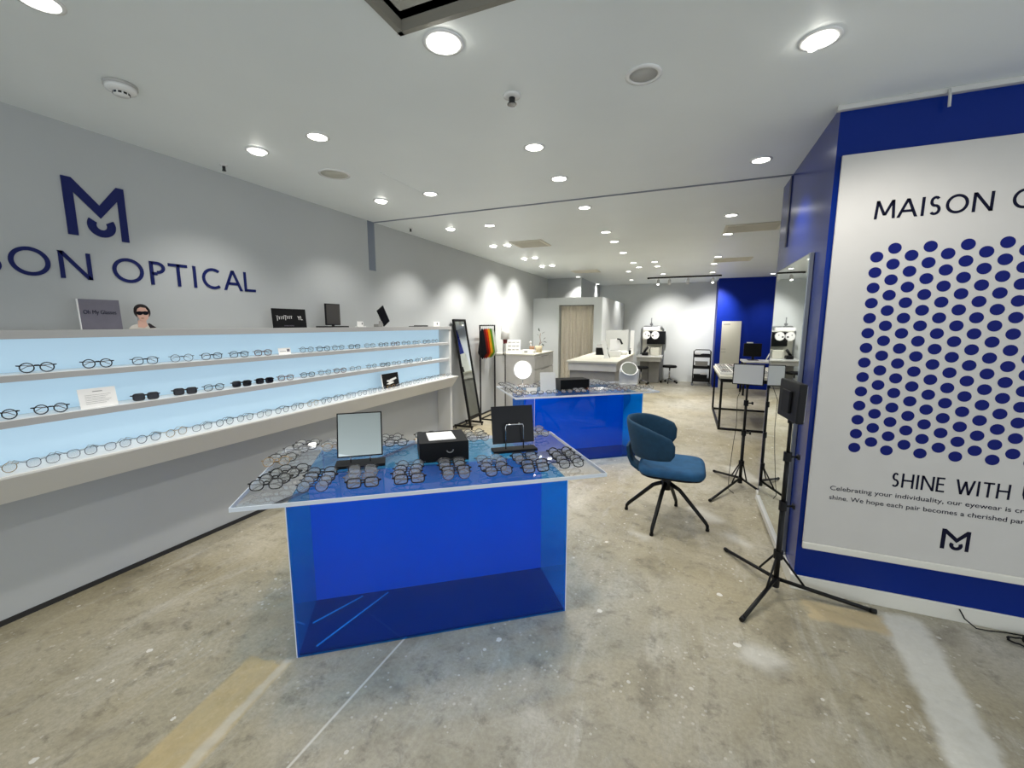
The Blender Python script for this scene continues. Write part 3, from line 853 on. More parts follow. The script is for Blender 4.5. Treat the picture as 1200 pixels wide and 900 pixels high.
# backrest band
q = bm_new(); rings = []
NS = 44
for i in range(NS+1):
    f = i/NS; ph = math.radians(180-100+200*f); u = abs(2*f-1)
    top = .80-.045*u**1.6-.055*max(0, (u-.45)/.55)**1.7
    bot = .515+.02*u+.02*u**3
    endr = math.sqrt(max(0., 1-max(0, (u-.93)/.07)**2))
    mid = (top+bot)/2; hh = (top-bot)/2*(.55+.45*endr)
    rad = .262+.018*u
    cx = -.0
    sec = []
    for k in range(14):
        a = 2*PI*k/14; c, s = math.cos(a), math.sin(a)
        z = mid+hh*abs(s)**.55*(1 if s > 0 else -1)
        lean = .045*(z-.62)/.2*(1-.5*u)
        r = rad+lean+.019*abs(c)**.8*(1 if c > 0 else -1)
        sec.append(q.verts.new((cx+r*math.cos(ph)*1.0, r*math.sin(ph)*.98, z)))
    rings.append(sec)
for A, B in zip(rings, rings[1:]):
    for k in range(14):
        f = q.faces.new((A[k], A[(k+1) % 14], B[(k+1) % 14], B[k])); f.smooth = True
q.faces.new(rings[0]); q.faces.new(rings[-1][::-1])
obj('backrest', q, M['velvet2'], ch)
q = bm_new()   # spine that joins seat and back
for w0, pts in ((.085, [(-.10, .385), (-.19, .40), (-.245, .44), (-.272, .50), (-.285, .58)]),):
    A = [(q.verts.new((x, -w0+.0*i, z)), q.verts.new((x, w0, z)), q.verts.new((x-.016, w0, z-.006)), q.verts.new((x-.016, -w0, z-.006))) for i, (x, z) in enumerate(pts)]
    for a, b_ in zip(A, A[1:]):
        for k in range(4): 
            f = q.faces.new((a[k], a[(k+1) % 4], b_[(k+1) % 4], b_[k])); f.smooth = k in (0, 2)
    q.faces.new(A[0]); q.faces.new(A[-1][::-1])
obj('back_support', q, M['velvet2'], ch)
q = bm_new(); lathe(q, [(0, .25), (.033, .25), (.036, .30), (.03, .33), (.026, .37), (.05, .385), (0, .386)], n=20)
obj('swivel_column', q, M['black'], ch)
for k in range(4):
    a = math.radians(166+90*k)
    c, s = math.cos(a), math.sin(a)
    q = bm_new()
    tube(q, [(.025*c, .025*s, .30), (.10*c, .10*s, .262), (.29*c, .29*s, .062), (.305*c, .305*s, .04), (.308*c, .308*s, .012)], .017, 8, r2=.011)
    lg = obj('leg', q, M['black'], ch)
    obj('foot_glide', cyl(bm_new(), .308*c, .308*s, 0, .016, .014, 14), M['plastic'], lg)

# ------------------------------------------------------------------ LED lamps on tripods
def light_stand(cx, cy, legs, ptop, label):
    o = thing('tripod_light_stand', label, 'stand', (cx, cy, 0))
    q = bm_new(); tube(q, [(0, 0, .03), (0, 0, .52)], .014, 12); obj('lower_tube', q, M['black'], o)
    q = bm_new(); tube(q, [(0, 0, .5), (0, 0, .80)], .0115, 12); obj('middle_tube', q, M['black'], o)
    q = bm_new(); tube(q, [(0, 0, .78), (0, 0, ptop)], .009, 12); obj('upper_tube', q, M['black'], o)
    for z in (.51, .79):
        q = bm_new(); cyl(q, 0, 0, z-.025, z+.025, .02, 14)
        tube(q, [(.015, 0, z), (.05, .012, z)], .006, 8); bx(q, .045, .058, -.008, .03, z-.012, z+.012, .003)
        obj('clamp', q, M['plastic'], o)
    q = bm_new(); cyl(q, 0, 0, .20, .245, .024, 14); obj('collar', q, M['plastic'], o)
    q = bm_new(); cyl(q, 0, 0, .03, .085, .02, 14); obj('hub', q, M['plastic'], o)
    for lx, ly in legs:
        dx, dy = lx-cx, ly-cy; L = math.hypot(dx, dy); c, s = dx/L, dy/L
        q = bm_new()
        # each leg slopes down from the sliding collar; a strut ties it to the hub
        tube(q, [(.018*c, .018*s, .075), (dx, dy, .012)], .0105, 10)
        lg = obj('leg', q, M['black'], o)
        q = bm_new(); tube(q, [(.02*c, .02*s, .215), (.3*dx+.0*c, .3*dy, .066)], .006, 8)
        obj('strut', q, M['black'], lg)
        q = bm_new(); tube(q, [(dx-.02*c, dy-.02*s, .0145), (dx+.006*c, dy+.006*s, .0125)], .0125, 10)
        obj('rubber_foot', q, M['plastic'], lg)
    return o
light_stand(.538, 2.605, [(.314, 2.97), (.335, 2.25), (.985, 2.585)], .975, 'black tripod light stand in front of the big poster')
light_stand(.53, 4.30, [(.255, 3.80), (.33, 4.62), (.69, 4.16)], .935, 'black tripod light stand beyond the tall wall mirror')
def led_panel(loc, rz, tiltx, label):
    o = thing('led_panel_light', label, 'lamp', loc, rz)
    rise = .115
    R_ = Matrix.Rotation(tiltx, 3, 'X')
    def tr(bm, rise=.115):
        for v in bm.verts: v.co = R_ @ v.co; v.co.z += rise
        return bm
    obj('housing', tr(bx(bm_new(), -.125, .125, -.012, .022, -.095, .095, .006)), M['plastic'], o)
    obj('diffuser', tr(bx(bm_new(), -.116, .116, -.0145, -.011, -.086, .086, .001)), M['led'], o)
    obj('battery', tr(bx(bm_new(), -.05, .05, .022, .034, -.06, .05, .005)), M['blackm'], o)
    q = bm_new(); cyl(q, 0, 0, 0, .03, .014, 14); obj('ball_head', q, M['plastic'], o)
    return o
lp = led_panel((.53, 4.30, .936), math.radians(-12), -.05, 'white-faced LED panel lamp on the stand beyond the wall mirror')
q = bm_new(); tube(q, [(-.03, -.0, .03), (-.07, -.03, -.1), (-.06, -.05, -.35), (-.075, -.05, -.55), (-.085, -.09, -.8), (-.075, -.16, -.929), (-.02, -.24, -.931)], .0025, 6)
obj('power_cable', q, M['black'], lp)
led_panel((.538, 2.605, .976), math.radians(98), .02, 'black LED panel lamp turned away, on the stand before poster').scale = (1.08, 1.08, 1.08)
# ------------------------------------------------------------------ column: wall mirror, poster
o = thing('wall_mirror', 'tall silver edged mirror on the side of the blue column', 'mirror', (.637, 3.375, .10))
obj('frame', bx(bm_new(), -.022, -.001, -.475, .475, 0, 1.80, .002), M['steel'], o)
obj('mirror_glass', bx(bm_new(), -.0245, -.022, -.468, .468, .007, 1.793), M['mirror'], o)
q = bx(bm_new(), -.038, -.001, -.475, .475, -.012, 0, .002)
obj('bottom_ledge', q, M['white'], o)

PX0 = .658; PW = 1.27
o = thing('poster', 'tall white poster of blue dots hanging on the blue column', 'poster', (PX0, 2.664, 0))
obj('sheet', bx(bm_new(), 0, PW, -.010, .004, .30, 2.32, .002), M['poster'], o)
obj('bottom_bar', bx(bm_new(), 0, PW, -.016, .004, .262, .300, .005), M['base'], o)
Up, Vp = (1, 0, 0), (0, 0, 1)
PY = -.0105
q = bm_new()
for c in range(15):
    x = .181+c*.0665
    for r in range(14):
        z = .862+r*.0742+(.037 if c % 2 else 0)
        prism(q, ell(x, z, .0258, .0258, 20), (0, PY+.0004, 0), Up, Vp, .0009)
obj('dot_pattern', q, M['dot'], o)
def line_caps(s, x0, x1, y0, h, sw, m):
    units = sum((WID[c] if c != ' ' else .42) for c in s)+.2*(len(s)-1)
    k = (x1-x0)/units; x = x0
    for c in s:
        w_ = (WID[c] if c != ' ' else .42)*k
        if c != ' ': obj('letter', glyph(bm_new(), c, x, x+w_, y0, h, sw, (0, PY+.0004, 0), Up, Vp, .0009), m, o)
        x += w_+.2*k
line_caps('MAISON OPTICAL', .155, 1.10, 2.005, .085, .0115, M['ink2'])
line_caps('SHINE WITH US', .352, .92, .675, .075, .0085, M['ink2'])
text_obj('paragraph', 'Celebrating your individuality, our eyewear is crafted to', .034, (.098, PY, .618), Up, Vp, M['ink2'], o, fit=.875)
text_obj('paragraph', 'shine. We hope each pair becomes a cherished part of you.', .034, (.098, PY, .566), Up, Vp, M['ink2'], o, fit=.885)
obj('logo_mark', logo_m(bm_new(), .574, .385, .108, .105, (0, PY+.0004, 0), Up, Vp, .0009), M['ink2'], o)
q = bm_new()
tube(q, [(1.03, 2.652, 2.545), (1.03, 2.640, 2.51), (1.035, 2.648, 2.47)], .006, 8)
tag(obj('rail_hook', q, M['white']), 'small white hook hanging from the picture rail above poster', 'hook')
q = bm_new()
tube(q, [(1.345, 2.660, .075), (1.36, 2.64, .04), (1.40, 2.625, .010), (1.45, 2.635, .006), (1.52, 2.65, .006), (1.60, 2.655, .006), (1.7, 2.645, .006), (1.8, 2.62, .006)], .0032, 6)
tag(obj('floor_cable', q, M['black']), 'thin black cable along the white skirting under the poster', 'cable')
o = thing('power_adapter', 'black power adapter with a coiled lead by the skirting', 'adapter', (1.535, 2.585, 0))
q = bm_new()
tube(q, [(.035*math.cos(a)*(1+.1*(k % 3)), .03*math.sin(a), .008+.002*(k % 4)) for k, a in enumerate([2*PI*j/16 for j in range(40)])], .004, 6)
obj('coiled_lead', q, M['black'], o)
obj('adapter_body', bx(bm_new(), .02, .09, -.03, .03, 0, .03, .006), M['plastic'], o)

# ------------------------------------------------------------------ leaning floor mirror, rack, floor lamp
o = thing('floor_mirror', 'black framed floor mirror leaning back beside the lit shelves', 'mirror', (-2.8, 5.375, 0))
def leanp(x, z):   # the frame leans towards the wall
    return x
LM = Matrix.Rotation(-.165, 3, 'Y')
def lean(bm):
    for v in bm.verts: v.co = LM @ v.co; v.co.z += .06
    return bm
q = bm_new()
bx(q, -.015, .015, -.175, -.150, 0, 1.53, .002); bx(q, -.015, .015, .150, .175, 0, 1.53, .002)
bx(q, -.015, .015, -.150, .150, 1.50, 1.53, .002); bx(q, -.015, .015, -.150, .150, .10, .13, .002)
obj('frame', lean(q), M['black'], o)
obj('mirror_glass', lean(bx(bm_new(), -.004, .004, -.150, .150, .13, 1.50)), M['mirror'], o)
obj('sticker', lean(bx(bm_new(), .004, .0055, .05, .10, 1.43, 1.455)), M['paper'], o)
for s in (-1, 1):
    q = bx(bm_new(), -.26, .04, s*.163-.012, s*.163+.012, .03, .058, .002)
    obj('foot', q, M['black'], o)
q = bm_new(); bx(q, -.15, -.13, -.163, .163, .035, .055, .002)
for x, y in ((.02, -.163), (.02, .163), (-.24, -.163), (-.24, .163)): cyl(q, x, y, 0, .032, .012, 12)
obj('crossbar', q, M['black'], o)

o = thing('garment_rack', 'thin black metal rack holding coloured cloths by the white wall', 'rack', (-2.96, 6.13, 0))
q = bm_new()
for y in (-.27, .27):
    bx(q, -.009, .009, y-.009, y+.009, .02, 1.49, .001)
bx(q, -.009, .009, -.279, .279, 1.472, 1.49, .001)
obj('frame', q, M['black'], o)
q = bm_new()
bx(q, -.01, .24, -.279, -.261, 0, .02, .001); bx(q, -.01, .24, .261, .279, 0, .02, .001); bx(q, -.01, .01, -.261, .261, 0, .02, .001); bx(q, .22, .24, -.261, .261, 0, .02, .001)
obj('base_frame', q, M['black'], o)
cols = [('black', '17181f', -.20), ('dark red', '8e2a1c', -.12), ('red orange', 'd8481d', -.05), ('yellow', 'e8b82a', .03), ('green', '6fae3a', .11), ('white', 'e8e8e2', .19)]
for nm, c, y in cols:
    m_ = mat(nm+' cloth', c, .9, noise=.06, scale=40)
    q = bm_new(); nU, nV = 10, 12; g = []
    for i in range(nU+1):
        row = []
        u = i/nU-.5
        for j in range(nV+1):
            v = j/nV
            hw = .014+.066*v**.8
            zb = .40*v+(.10*(.5-abs(u))*2-.02)*v
            row.append(q.verts.new((u*2*hw, .010*math.cos(u*11+y*30)*v+.006, -zb)))
        g.append(row)
    for i in range(nU):
        for j in range(nV):
            f = q.faces.new((g[i][j], g[i+1][j], g[i+1][j+1], g[i][j+1])); f.smooth = True
    bmesh.ops.solidify(q, geom=q.faces[:], thickness=.003)
    cl = obj('hanging_cloth', q, m_, None, (-2.96, 6.13+y, 1.432), .0)
    q = bm_new(); tube(q, [(.0, .006, -.01), (.006, .004, .018), (.0155, .0, .034), (.0155, 0, .056), (0, 0, .064), (-.0155, 0, .056), (-.0155, 0, .044)], .002, 6)
    obj('hook', q, M['chrome'], cl)
    tag(cl, f'{nm} cloth hanging from the thin black rack', 'cloth', 'cloths hanging on the black rack')

o = thing('floor_lamp', 'slim black floor lamp with a small white shade by the grey cabinet', 'lamp', (-2.84, 6.56, 0))
obj('base', lathe(bm_new(), [(0, 0), (.065, 0), (.065, .012), (.02, .02), (0, .02)]), M['black'], o)
q = bm_new(); tube(q, [(0, 0, .015), (0, 0, 1.26)], .008, 10); obj('pole', q, M['black'], o)
q = bm_new(); lathe(q, [(.075, 1.25), (.077, 1.25), (.056, 1.49), (.054, 1.49), (.075, 1.25)], n=28); obj('lamp_shade', q, M['paper'], o)
q = bm_new(); cyl(q, 0, 0, 1.18, 1.27, .035, 16, .04); obj('socket', q, mat('dark red socket', '6e2a2a', .5), o)
q = bm_new(); tube(q, [(0, 0, 1.2), (-.03, .0, 1.17), (-.03, 0, .98)], .01, 8); obj('switch', q, M['black'], o)

# ------------------------------------------------------------------ grey drawer cabinet and what stands on it
o = thing('drawer_cabinet', 'grey stone-patterned counter cabinet with drawers along the white wall', 'cabinet', (-2.7, 7.2, 0))
obj('cabinet_body', bx(bm_new(), -.17, .345, -.55, .52, .0, .975, .002), M['greylam'], o)
obj('worktop', bx(bm_new(), -.395, .36, -.56, .53, .975, 1.0, .002), M['boardwhite'], o)
obj('side_cupboard', bx(bm_new(), -.395, -.172, -.545, .52, 0, .975, .002), M['white'], o)
for k in range(4):
    z = .06+k*.228
    d = obj('drawer', bx(bm_new(), .345, .362, -.54, .51, z, z+.215, .003), M['greylam'], o)
    obj('drawer_pull', bx(bm_new(), .362, .372, -.2, .2, z+.2, z+.212, .002), M['greylam2'], d)
CZ = 1.0005
o = thing('tiered_display', 'white stepped card display of small eyeglasses on the grey cabinet', 'display', (-2.80, 6.83, CZ), .2)
q = bm_new()
for v in bx(q, -.12, .12, -.004, .004, 0, .24, .002).verts: v.co = Matrix.Rotation(-.3, 3, 'X') @ v.co
obj('backboard', q, M['paper'], o)
q = bm_new()
for r in range(3):
    for c in range(3):
        for s in (-1, 1):
            ring = superell(-.07+c*.07+s*.014, .06+r*.065, .011, .01, 2.2, 12)
            tube(q, [Matrix.Rotation(-.3, 3, 'X') @ Vector((p[0], -.008, p[2])) for p in ring], .0022, 5, closed=True)
obj('printed_frames', q, M['blackm'], o)
obj('foot', bx(bm_new(), -.12, .12, -.02, .10, 0, .01, .002), M['paper'], o)
o = thing('leaflet_box', 'low white box of leaflets on the grey cabinet', 'box', (-2.52, 6.86, CZ))
obj('box_body', bx(bm_new(), -.11, .11, -.07, .07, 0, .06, .003), M['paper'], o)
obj('leaflets', bx(bm_new(), -.06, .0, -.0705, -.07, .015, .045), M['greylam2'], o)
o = thing('wooden_cup', 'small brown wooden cup on the grey cabinet', 'cup', (-2.56, 7.12, CZ))
obj('cup_body', lathe(bm_new(), [(0, 0), (.04, 0), (.046, .11), (.04, .11), (.036, .01), (0, .01)]), M['terracotta'], o)
q = bm_new(); tube(q, [(0, 0, .01), (-.03, .01, .19)], .006, 8); lathe(q, [(0, .15), (.012, .155), (.02, .18), (.012, .2), (0, .205)], (-.03, .01), 12); obj('brush', q, M['paper'], o)
o = thing('potted_plant', 'dark leaved plant in a cream pot on the grey cabinet', 'plant', (-2.44, 7.15, CZ))
obj('pot', lathe(bm_new(), [(0, 0), (.055, 0), (.066, .12), (.058, .12), (.055, .10), (0, .10)]), M['cream'], o)
obj('soil', lathe(bm_new(), [(0, .098), (.056, .101), (0, .108)]), M['blackm'], o)
q = bm_new(); tube(q, [(0, 0, .1), (.03, .0, .2), (.02, 0, .28), (.03, 0, .34)], .005, 6); tube(q, [(.02, 0, .15), (.06, 0, .19)], .004, 6)
st = obj('stem', q, M['terracotta'], o)
q = bm_new()
for (x, y, z, a, bb, s) in ((.045, 0, .33, .5, .2, .055), (.015, 0, .37, 1.9, -.2, .05), (.075, 0, .2, -.3, .1, .055), (.05, .01, .16, -.8, .3, .045), (.085, -.01, .23, .7, 0, .045), (.005, 0, .3, 2.6, .2, .04)):
    R_ = Matrix.Rotation(-a, 3, 'Y') @ Matrix.Rotation(bb, 3, 'X')
    pts = [(0, 0), (.25, .22), (.6, .28), (.85, .16), (1, 0), (.85, -.16), (.6, -.28), (.25, -.22)]
    for f_, dz in ((1, .0), (-1, -.002)):
        vs = [q.verts.new(Vector((x, y, z))+R_ @ Vector((p[0]*s*1.4, p[1]*s*1.4, .006*(1-abs(2*p[0]-1))+dz))) for p in pts]
        q.faces.new(vs[::f_])
obj('foliage', q, M['leaf'], o)

# curtain in the booth doorway
q = bm_new(); g = []
NX = 90
for i in range(NX+1):
    x = -2.525+.73*i/NX
    ph = i/NX*2*PI*8.5
    row = []
    for j in range(9):
        v = j/8; amp = .016+.014*v
        row.append(q.verts.new((x+.008*math.sin(ph*.5)*v, 8.86+amp*math.sin(ph)+.006*math.sin(ph*2.3+j*.2), 1.885-(1.86)*v)))
    g.append(row)
for i in range(NX):
    for j in range(8):
        f = q.faces.new((g[i][j], g[i+1][j], g[i+1][j+1], g[i][j+1])); f.smooth = True
bmesh.ops.solidify(q, geom=q.faces[:], thickness=.003)
o = thing('booth_curtain', 'beige pleated curtain drawn across the booth doorway', 'curtain', (0, 0, 0))
obj('drape', q, M['curtain'], o)
q = bm_new(); tube(q, [(-2.7, 8.86, 1.895), (-1.725, 8.86, 1.895)], .012, 10); obj('curtain_rail', q, M['steel'], o)

# ------------------------------------------------------------------ reception desk
o = thing('reception_desk', 'grey stone-patterned reception desk with pale top before the booth', 'desk', (-1.31, 7.4, 0))
obj('worktop', bx(bm_new(), -.385, .385, -1.1, 1.1, .92, .95, .003), M['boardwhite'], o)
obj('fascia', bx(bm_new(), -.365, .365, -1.08, 1.08, .80, .92, .002), M['greylam'], o)
obj('front_panel', bx(bm_new(), -.345, .345, -1.05, -1.02, 0, .80, .002), M['greylam2'], o)
for x in (-.345, .315): obj('side_panel', bx(bm_new(), x, x+.03, -1.02, 1.06, 0, .80, .002), M['greylam2'], o)
DZ = .9505
o = thing('desk_screen', 'wide white screen panel standing on the reception desk', 'screen', (-1.23, 8.2, DZ))
obj('screen_sheet', bx(bm_new(), -.21, .21, -.006, .006, .012, .44, .002), M['led'], o)
for x in (-.17, .17): obj('foot', bx(bm_new(), x-.02, x+.02, -.09, .09, 0, .012, .002), M['whiteg'], o)
o = thing('desk_screen', 'narrow upright white panel at the end of the reception desk', 'screen', (-.965, 8.34, DZ))
obj('screen_sheet', bx(bm_new(), -.035, .035, -.006, .006, .012, .43, .002), M['whiteg'], o)
obj('foot', bx(bm_new(), -.03, .03, -.06, .06, 0, .012, .002), M['whiteg'], o)
o = thing('payment_tablet', 'white tilted tablet stand on the front of the reception desk', 'tablet', (-1.20, 6.95, DZ), .15)
q = bm_new()
for v in bx(q, -.035, .035, -.008, .008, 0, .28, .004).verts: v.co = Matrix.Rotation(-.22, 3, 'Y') @ v.co; v.co.z += .012
obj('tablet_body', q, M['whiteg'], o)
obj('base', bx(bm_new(), -.05, .07, -.06, .06, 0, .014, .004), M['whiteg'], o)
q = bm_new(); tube(q, [(.05, .02, .01), (-.03, .02, .22)], .006, 8); obj('strut', q, M['black'], o)
o = thing('cash_register', 'pale cash register with a black handset on the reception desk', 'register', (-1.13, 7.4, DZ), .1)
q = bx(bm_new(), -.11, .09, -.12, .14, 0, .10, .01); obj('register_body', q, M['whiteg'], o)
q = bm_new()
for v in bx(q, -.10, .07, -.01, .01, 0, .22, .006).verts: v.co = Matrix.Rotation(-.35, 3, 'X') @ v.co; v.co.z += .085
obj('display', q, M['whiteg'], o)
q = bm_new(); tube(q, [(.02, .02, .30), (.07, .02, .29), (.11, .02, .21)], .016, 10); obj('handset', q, M['plastic'], o)
obj('key_pad', bx(bm_new(), -.08, .05, -.10, -.04, .10, .108), M['greylam2'], o)
o = thing('black_case', 'black box with a dark flap on the reception desk', 'box', (-1.42, 7.7, DZ), .1)
obj('box_body', bx(bm_new(), -.10, .10, -.08, .08, 0, .13, .008), M['blackm'], o)
q = bm_new()
for v in bx(q, -.10, .10, -.002, .002, 0, .10, .001).verts: v.co = Matrix.Rotation(-.9, 3, 'X') @ v.co; v.co.z += .125
obj('flap', q, M['greylam2'], o)
o = thing('desk_cup', 'small white cup near the end of the reception desk', 'cup', (-1.04, 7.8, DZ))
obj('cup_body', lathe(bm_new(), [(0, 0), (.05, 0), (.055, .07), (.05, .07), (.045, .01), (0, .01)]), M['whiteg'], o)
q = bm_new(); tube(q, [(.05, 0, .016), (.08, 0, .03), (.08, 0, .05), (.052, 0, .058)], .005, 8); obj('handle', q, M['whiteg'], o)
o = thing('hand_sanitizer', 'small dark pump bottle at the corner of the reception desk', 'bottle', (-.96, 8.0, DZ))
obj('bottle_body', lathe(bm_new(), [(0, 0), (.02, 0), (.02, .07), (.009, .08), (0, .08)]), M['blackm'], o)
q = bm_new(); tube(q, [(0, 0, .075), (0, 0, .11), (.02, 0, .11)], .005, 8); obj('pump', q, M['plastic'], o)

# ------------------------------------------------------------------ eye-test unit, stools, trolley
o = thing('eye_test_unit', 'optometry test unit with white lens head against the end wall', 'machine', (-.86, 11.45, 0))
obj('cabinet', bx(bm_new(), -.02, .24, -.05, .4, 0, .66, .01), M['greylam2'], o)
obj('pedestal', bx(bm_new(), -.25, -.03, .05, .35, 0, .64, .01), M['greylam2'], o)
obj('table_top', bx(bm_new(), -.32, .30, -.3, .4, .66, .70, .01), M['whiteg'], o)
obj('apron', bx(bm_new(), -.30, .28, -.27, .38, .56, .66, .01), M['greylam'], o)
q = bm_new(); bx(q, -.25, .3, .36, .42, .70, 1.34, .01); obj('back_column', q, M['boardwhite'], o)
q = bm_new(); tube(q, [(-.26, .36, .7), (-.26, .36, 1.38), (-.2, .36, 1.44), (.22, .36, 1.44), (.28, .36, 1.38), (.28, .36, .7)], .022, 10); obj('arch_frame', q, M['steel'], o)
obj('monitor', bx(bm_new(), -.12, .34, .28, .32, .98, 1.32, .01), M['blackg'], o)
ph_ = bm_new(); bx(ph_, -.20, .22, -.06, .0, 1.34, 1.43, .02)
for s in (-1, 1):
    c0 = len(ph_.verts)
    prism(ph_, ell(s*.105+.0, 1.225, .095, .10, 24), (0, 0, 0), (1, 0, 0), (0, 0, 1), .07)
head = obj('lens_head', ph_, M['whiteg'], o)
q = bm_new()
for s in (-1, 1):
    prism(q, ell(s*.05, 1.21, .02, .02, 16), (0, -.0705, 0), (1, 0, 0), (0, 0, 1), .004)
    prism(q, ell(s*.13, 1.25, .012, .012, 16), (0, -.0705, 0), (1, 0, 0), (0, 0, 1), .004)
obj('eyepiece', q, M['plastic'], head)
q = bm_new(); tube(q, [(0, -.02, 1.42), (0, -.02, 1.66)], .012, 10); cyl(q, 0, -.02, 1.47, 1.52, .035, 16); tube(q, [(0, -.02, 1.43), (0, .38, 1.44)], .02, 10); obj('hanging_arm', q, M['steel'], o)
q = bm_new(); bx(q, -.2, -.05, -.1, .12, .70, .78, .015); tube(q, [(-.16, 0, .77), (-.06, 0, .92)], .03, 10); obj('keratometer', q, M['plastic'], o)
q = bm_new(); bx(q, .0, .22, .0, .25, .70, .90, .012); obj('lens_case', q, M['boardwhite'], o)

def stool(x, y, label):
    o = thing('rolling_stool', label, 'stool', (x, y, 0), random.uniform(0, 1), 'black rolling stools at the end wall')
    q = bm_new(); lathe(q, [(0, .40), (.16, .40), (.175, .415), (.172, .445), (.15, .458), (0, .46)], n=28); obj('seat', q, M['blackm'], o)
    q = bm_new(); tube(q, [(0, 0, .09), (0, 0, .41)], .018, 12); obj('gas_column', q, M['chrome'], o)
    for k in range(5):
        a = 2*PI*k/5; c, s = math.cos(a), math.sin(a)
        q = bm_new(); tube(q, [(.01*c, .01*s, .11), (.20*c, .20*s, .075)], .014, 8, r2=.011)
        lg = obj('leg', q, M['chrome'], o)
        q = bm_new(); prism(q, ell(0, .028, .028, .028, 16), (.2*c+.012*s, .2*s-.012*c, 0), (c, s, 0), (0, 0, 1), .024)
        obj('caster', q, M['plastic'], lg)
    return o
stool(-.37, 11.5, 'black topped rolling stool nearer the black trolley')
stool(-1.02, 10.95, 'black topped rolling stool in front of the eye-test unit')

o = thing('trolley', 'black three-tier wire trolley by the blue wall section', 'trolley', (.37, 11.35, 0))
q = bm_new()
for x in (-.19, .19):
    tube(q, [(x, -.13, .06), (x, -.13, .84)], .011, 8); tube(q, [(x, .13, .06), (x, .13, .84)], .011, 8)
tube(q, [(-.19, -.13, .84), (-.15, -.13, .885), (.15, -.13, .885), (.19, -.13, .84)], .011, 8)
obj('frame', q, M['plastic'], o)
for z in (.10, .42, .70):
    q = bm_new()
    bx(q, -.185, .185, -.125, .125, z, z+.012, .002)
    for a in ((-.185, .185, -.128, -.122), (-.185, .185, .122, .128), (-.187, -.182, -.125, .125), (.182, .187, -.125, .125)): bx(q, *a, z, z+.07, .001)
    obj('basket', q, M['plastic'] if z > .2 else M['plastic'], o)
for x in (-.19, .19):
    for y in (-.13, .13):
        q = bm_new(); prism(q, ell(0, .032, .032, .032, 16), (x, y+.012, 0), (1, 0, 0), (0, 0, 1), .024); obj('caster', q, M['steel'], o)
def tbox(x, y, z, sx, sy, sz, m, label):
    o = thing('storage_box', label, 'box', (x, y, z), 0)
    obj('box_body', bx(bm_new(), -sx, sx, -sy, sy, 0, sz*.8, .004), m, o)
    obj('lid', bx(bm_new(), -sx-.004, sx+.004, -sy-.004, sy+.004, sz*.8, sz, .003), m, o)
tbox(.27, 11.33, .7125, .06, .08, .09, M['whiteg'], 'small white box on the top tier of the black trolley')
tbox(.45, 11.33, .7125, .08, .08, .07, M['blackm'], 'black box on the top tier of the black trolley')
tbox(.36, 11.33, .4325, .14, .09, .16, M['greylam2'], 'grey box on the middle tier of the black trolley')
tbox(.35, 11.33, .1125, .15, .1, .16, M['blackm'], 'black box on the bottom tier of the black trolley')
tbox(.42, 11.33, .2730, .07, .06, .04, M['whiteg'], 'flat white box resting on the bottom tier black box')

# display table with the pale compartment tray
o = thing('display_table', 'black metal frame table with a black bar under its pale top', 'table', (.93, 7.4, 0))
def leg(x, y): obj('leg', bx(bm_new(), x-.015, x+.015, y-.015, y+.015, .03, .74, .001), M['black'], o)
for x in (-.44, .44):
    for y in (-.8, .8): leg(x, y)
q = bm_new()
for y in (-.8, .8): bx(q, -.425, .425, y-.015, y+.015, 0, .03, .001)
for x in (-.44, .44): bx(q, x-.015, x+.015, -.815, .815, 0, .03, .001)
obj('base_frame', q, M['black'], o)
q = bm_new()
for y in (-.8, .8): bx(q, -.425, .425, y-.015, y+.015, .69, .74, .001)
for x in (-.44, .44): bx(q, x-.015, x+.015, -.785, .785, .69, .74, .001)
obj('apron', q, M['black'], o)
obj('table_top', bx(bm_new(), -.47, .47, -.83, .83, .74, .775, .002), M['boardwhite'], o)
o = thing('compartment_tray', 'pale tray of compartments holding folded eyeglasses on the black frame table', 'tray', (.78, 7.45, .7755))
obj('tray_base', bx(bm_new(), -.30, .34, -.7, .7, 0, .008, .002), M['paper'], o)
q = bm_new()
for k in range(5): x = -.30+k*.16; bx(q, x-.004, x+.004, -.7, .7, .008, .04, .001)
for k in range(8): y = -.7+k*.2; bx(q, -.30, .34, y-.004, y+.004, .008, .04, .001)
obj('divider', q, M['paper'], o)
for a in range(4):
    for bq in range(7):
        st = random.choice(['dark panto', 'brown', 'thin grey', 'black square'])
        put_glasses(st, (.78-.22+a*.16, 7.45-.6+bq*.2, .7845), random.uniform(-.2, .2), f'{WORD[st]} in pale tray, {ORD[bq+1]} row, {ORD[a+1]} compartment from trolley side',
                    'eyeglasses in the compartment tray', fold=True, single=True)
# boards and desk things before the blue wall
o = thing('leaning_board', 'tall offwhite door-like board leaning on the blue wall', 'board', (.94, 11.02, 0))
TLb = Matrix.Rotation(-.02, 3, 'X')
q = bm_new()
for v in bx(q, -.20, .20, -.02, .02, 0, 1.57, .003).verts: v.co = TLb @ v.co
obj('panel', q, M['boardwhite'], o)
q = bm_new(); bx(q, -.17, -.03, -.024, -.019, 1.49, 1.51); bx(q, -.19, -.09, -.024, -.019, .92, .93); bx(q, -.19, -.09, -.024, -.019, .85, .86)
for v in q.verts: v.co = TLb @ v.co
obj('label_plate', q, M['greylam2'], o)
o = thing('side_table', 'low white work table before the blue wall', 'table', (1.62, 10.3, 0))
obj('table_top', bx(bm_new(), -.5, .6, -.3, .3, .70, .735, .004), M['whiteg'], o)
for x in (-.46, .56):
    for y in (-.26, .26): obj('leg', bx(bm_new(), x-.02, x+.02, y-.02, y+.02, 0, .70, .003), M['black'], o)
o = thing('black_monitor', 'black monitor on the white work table before blue wall', 'monitor', (1.33, 10.3, .7355))
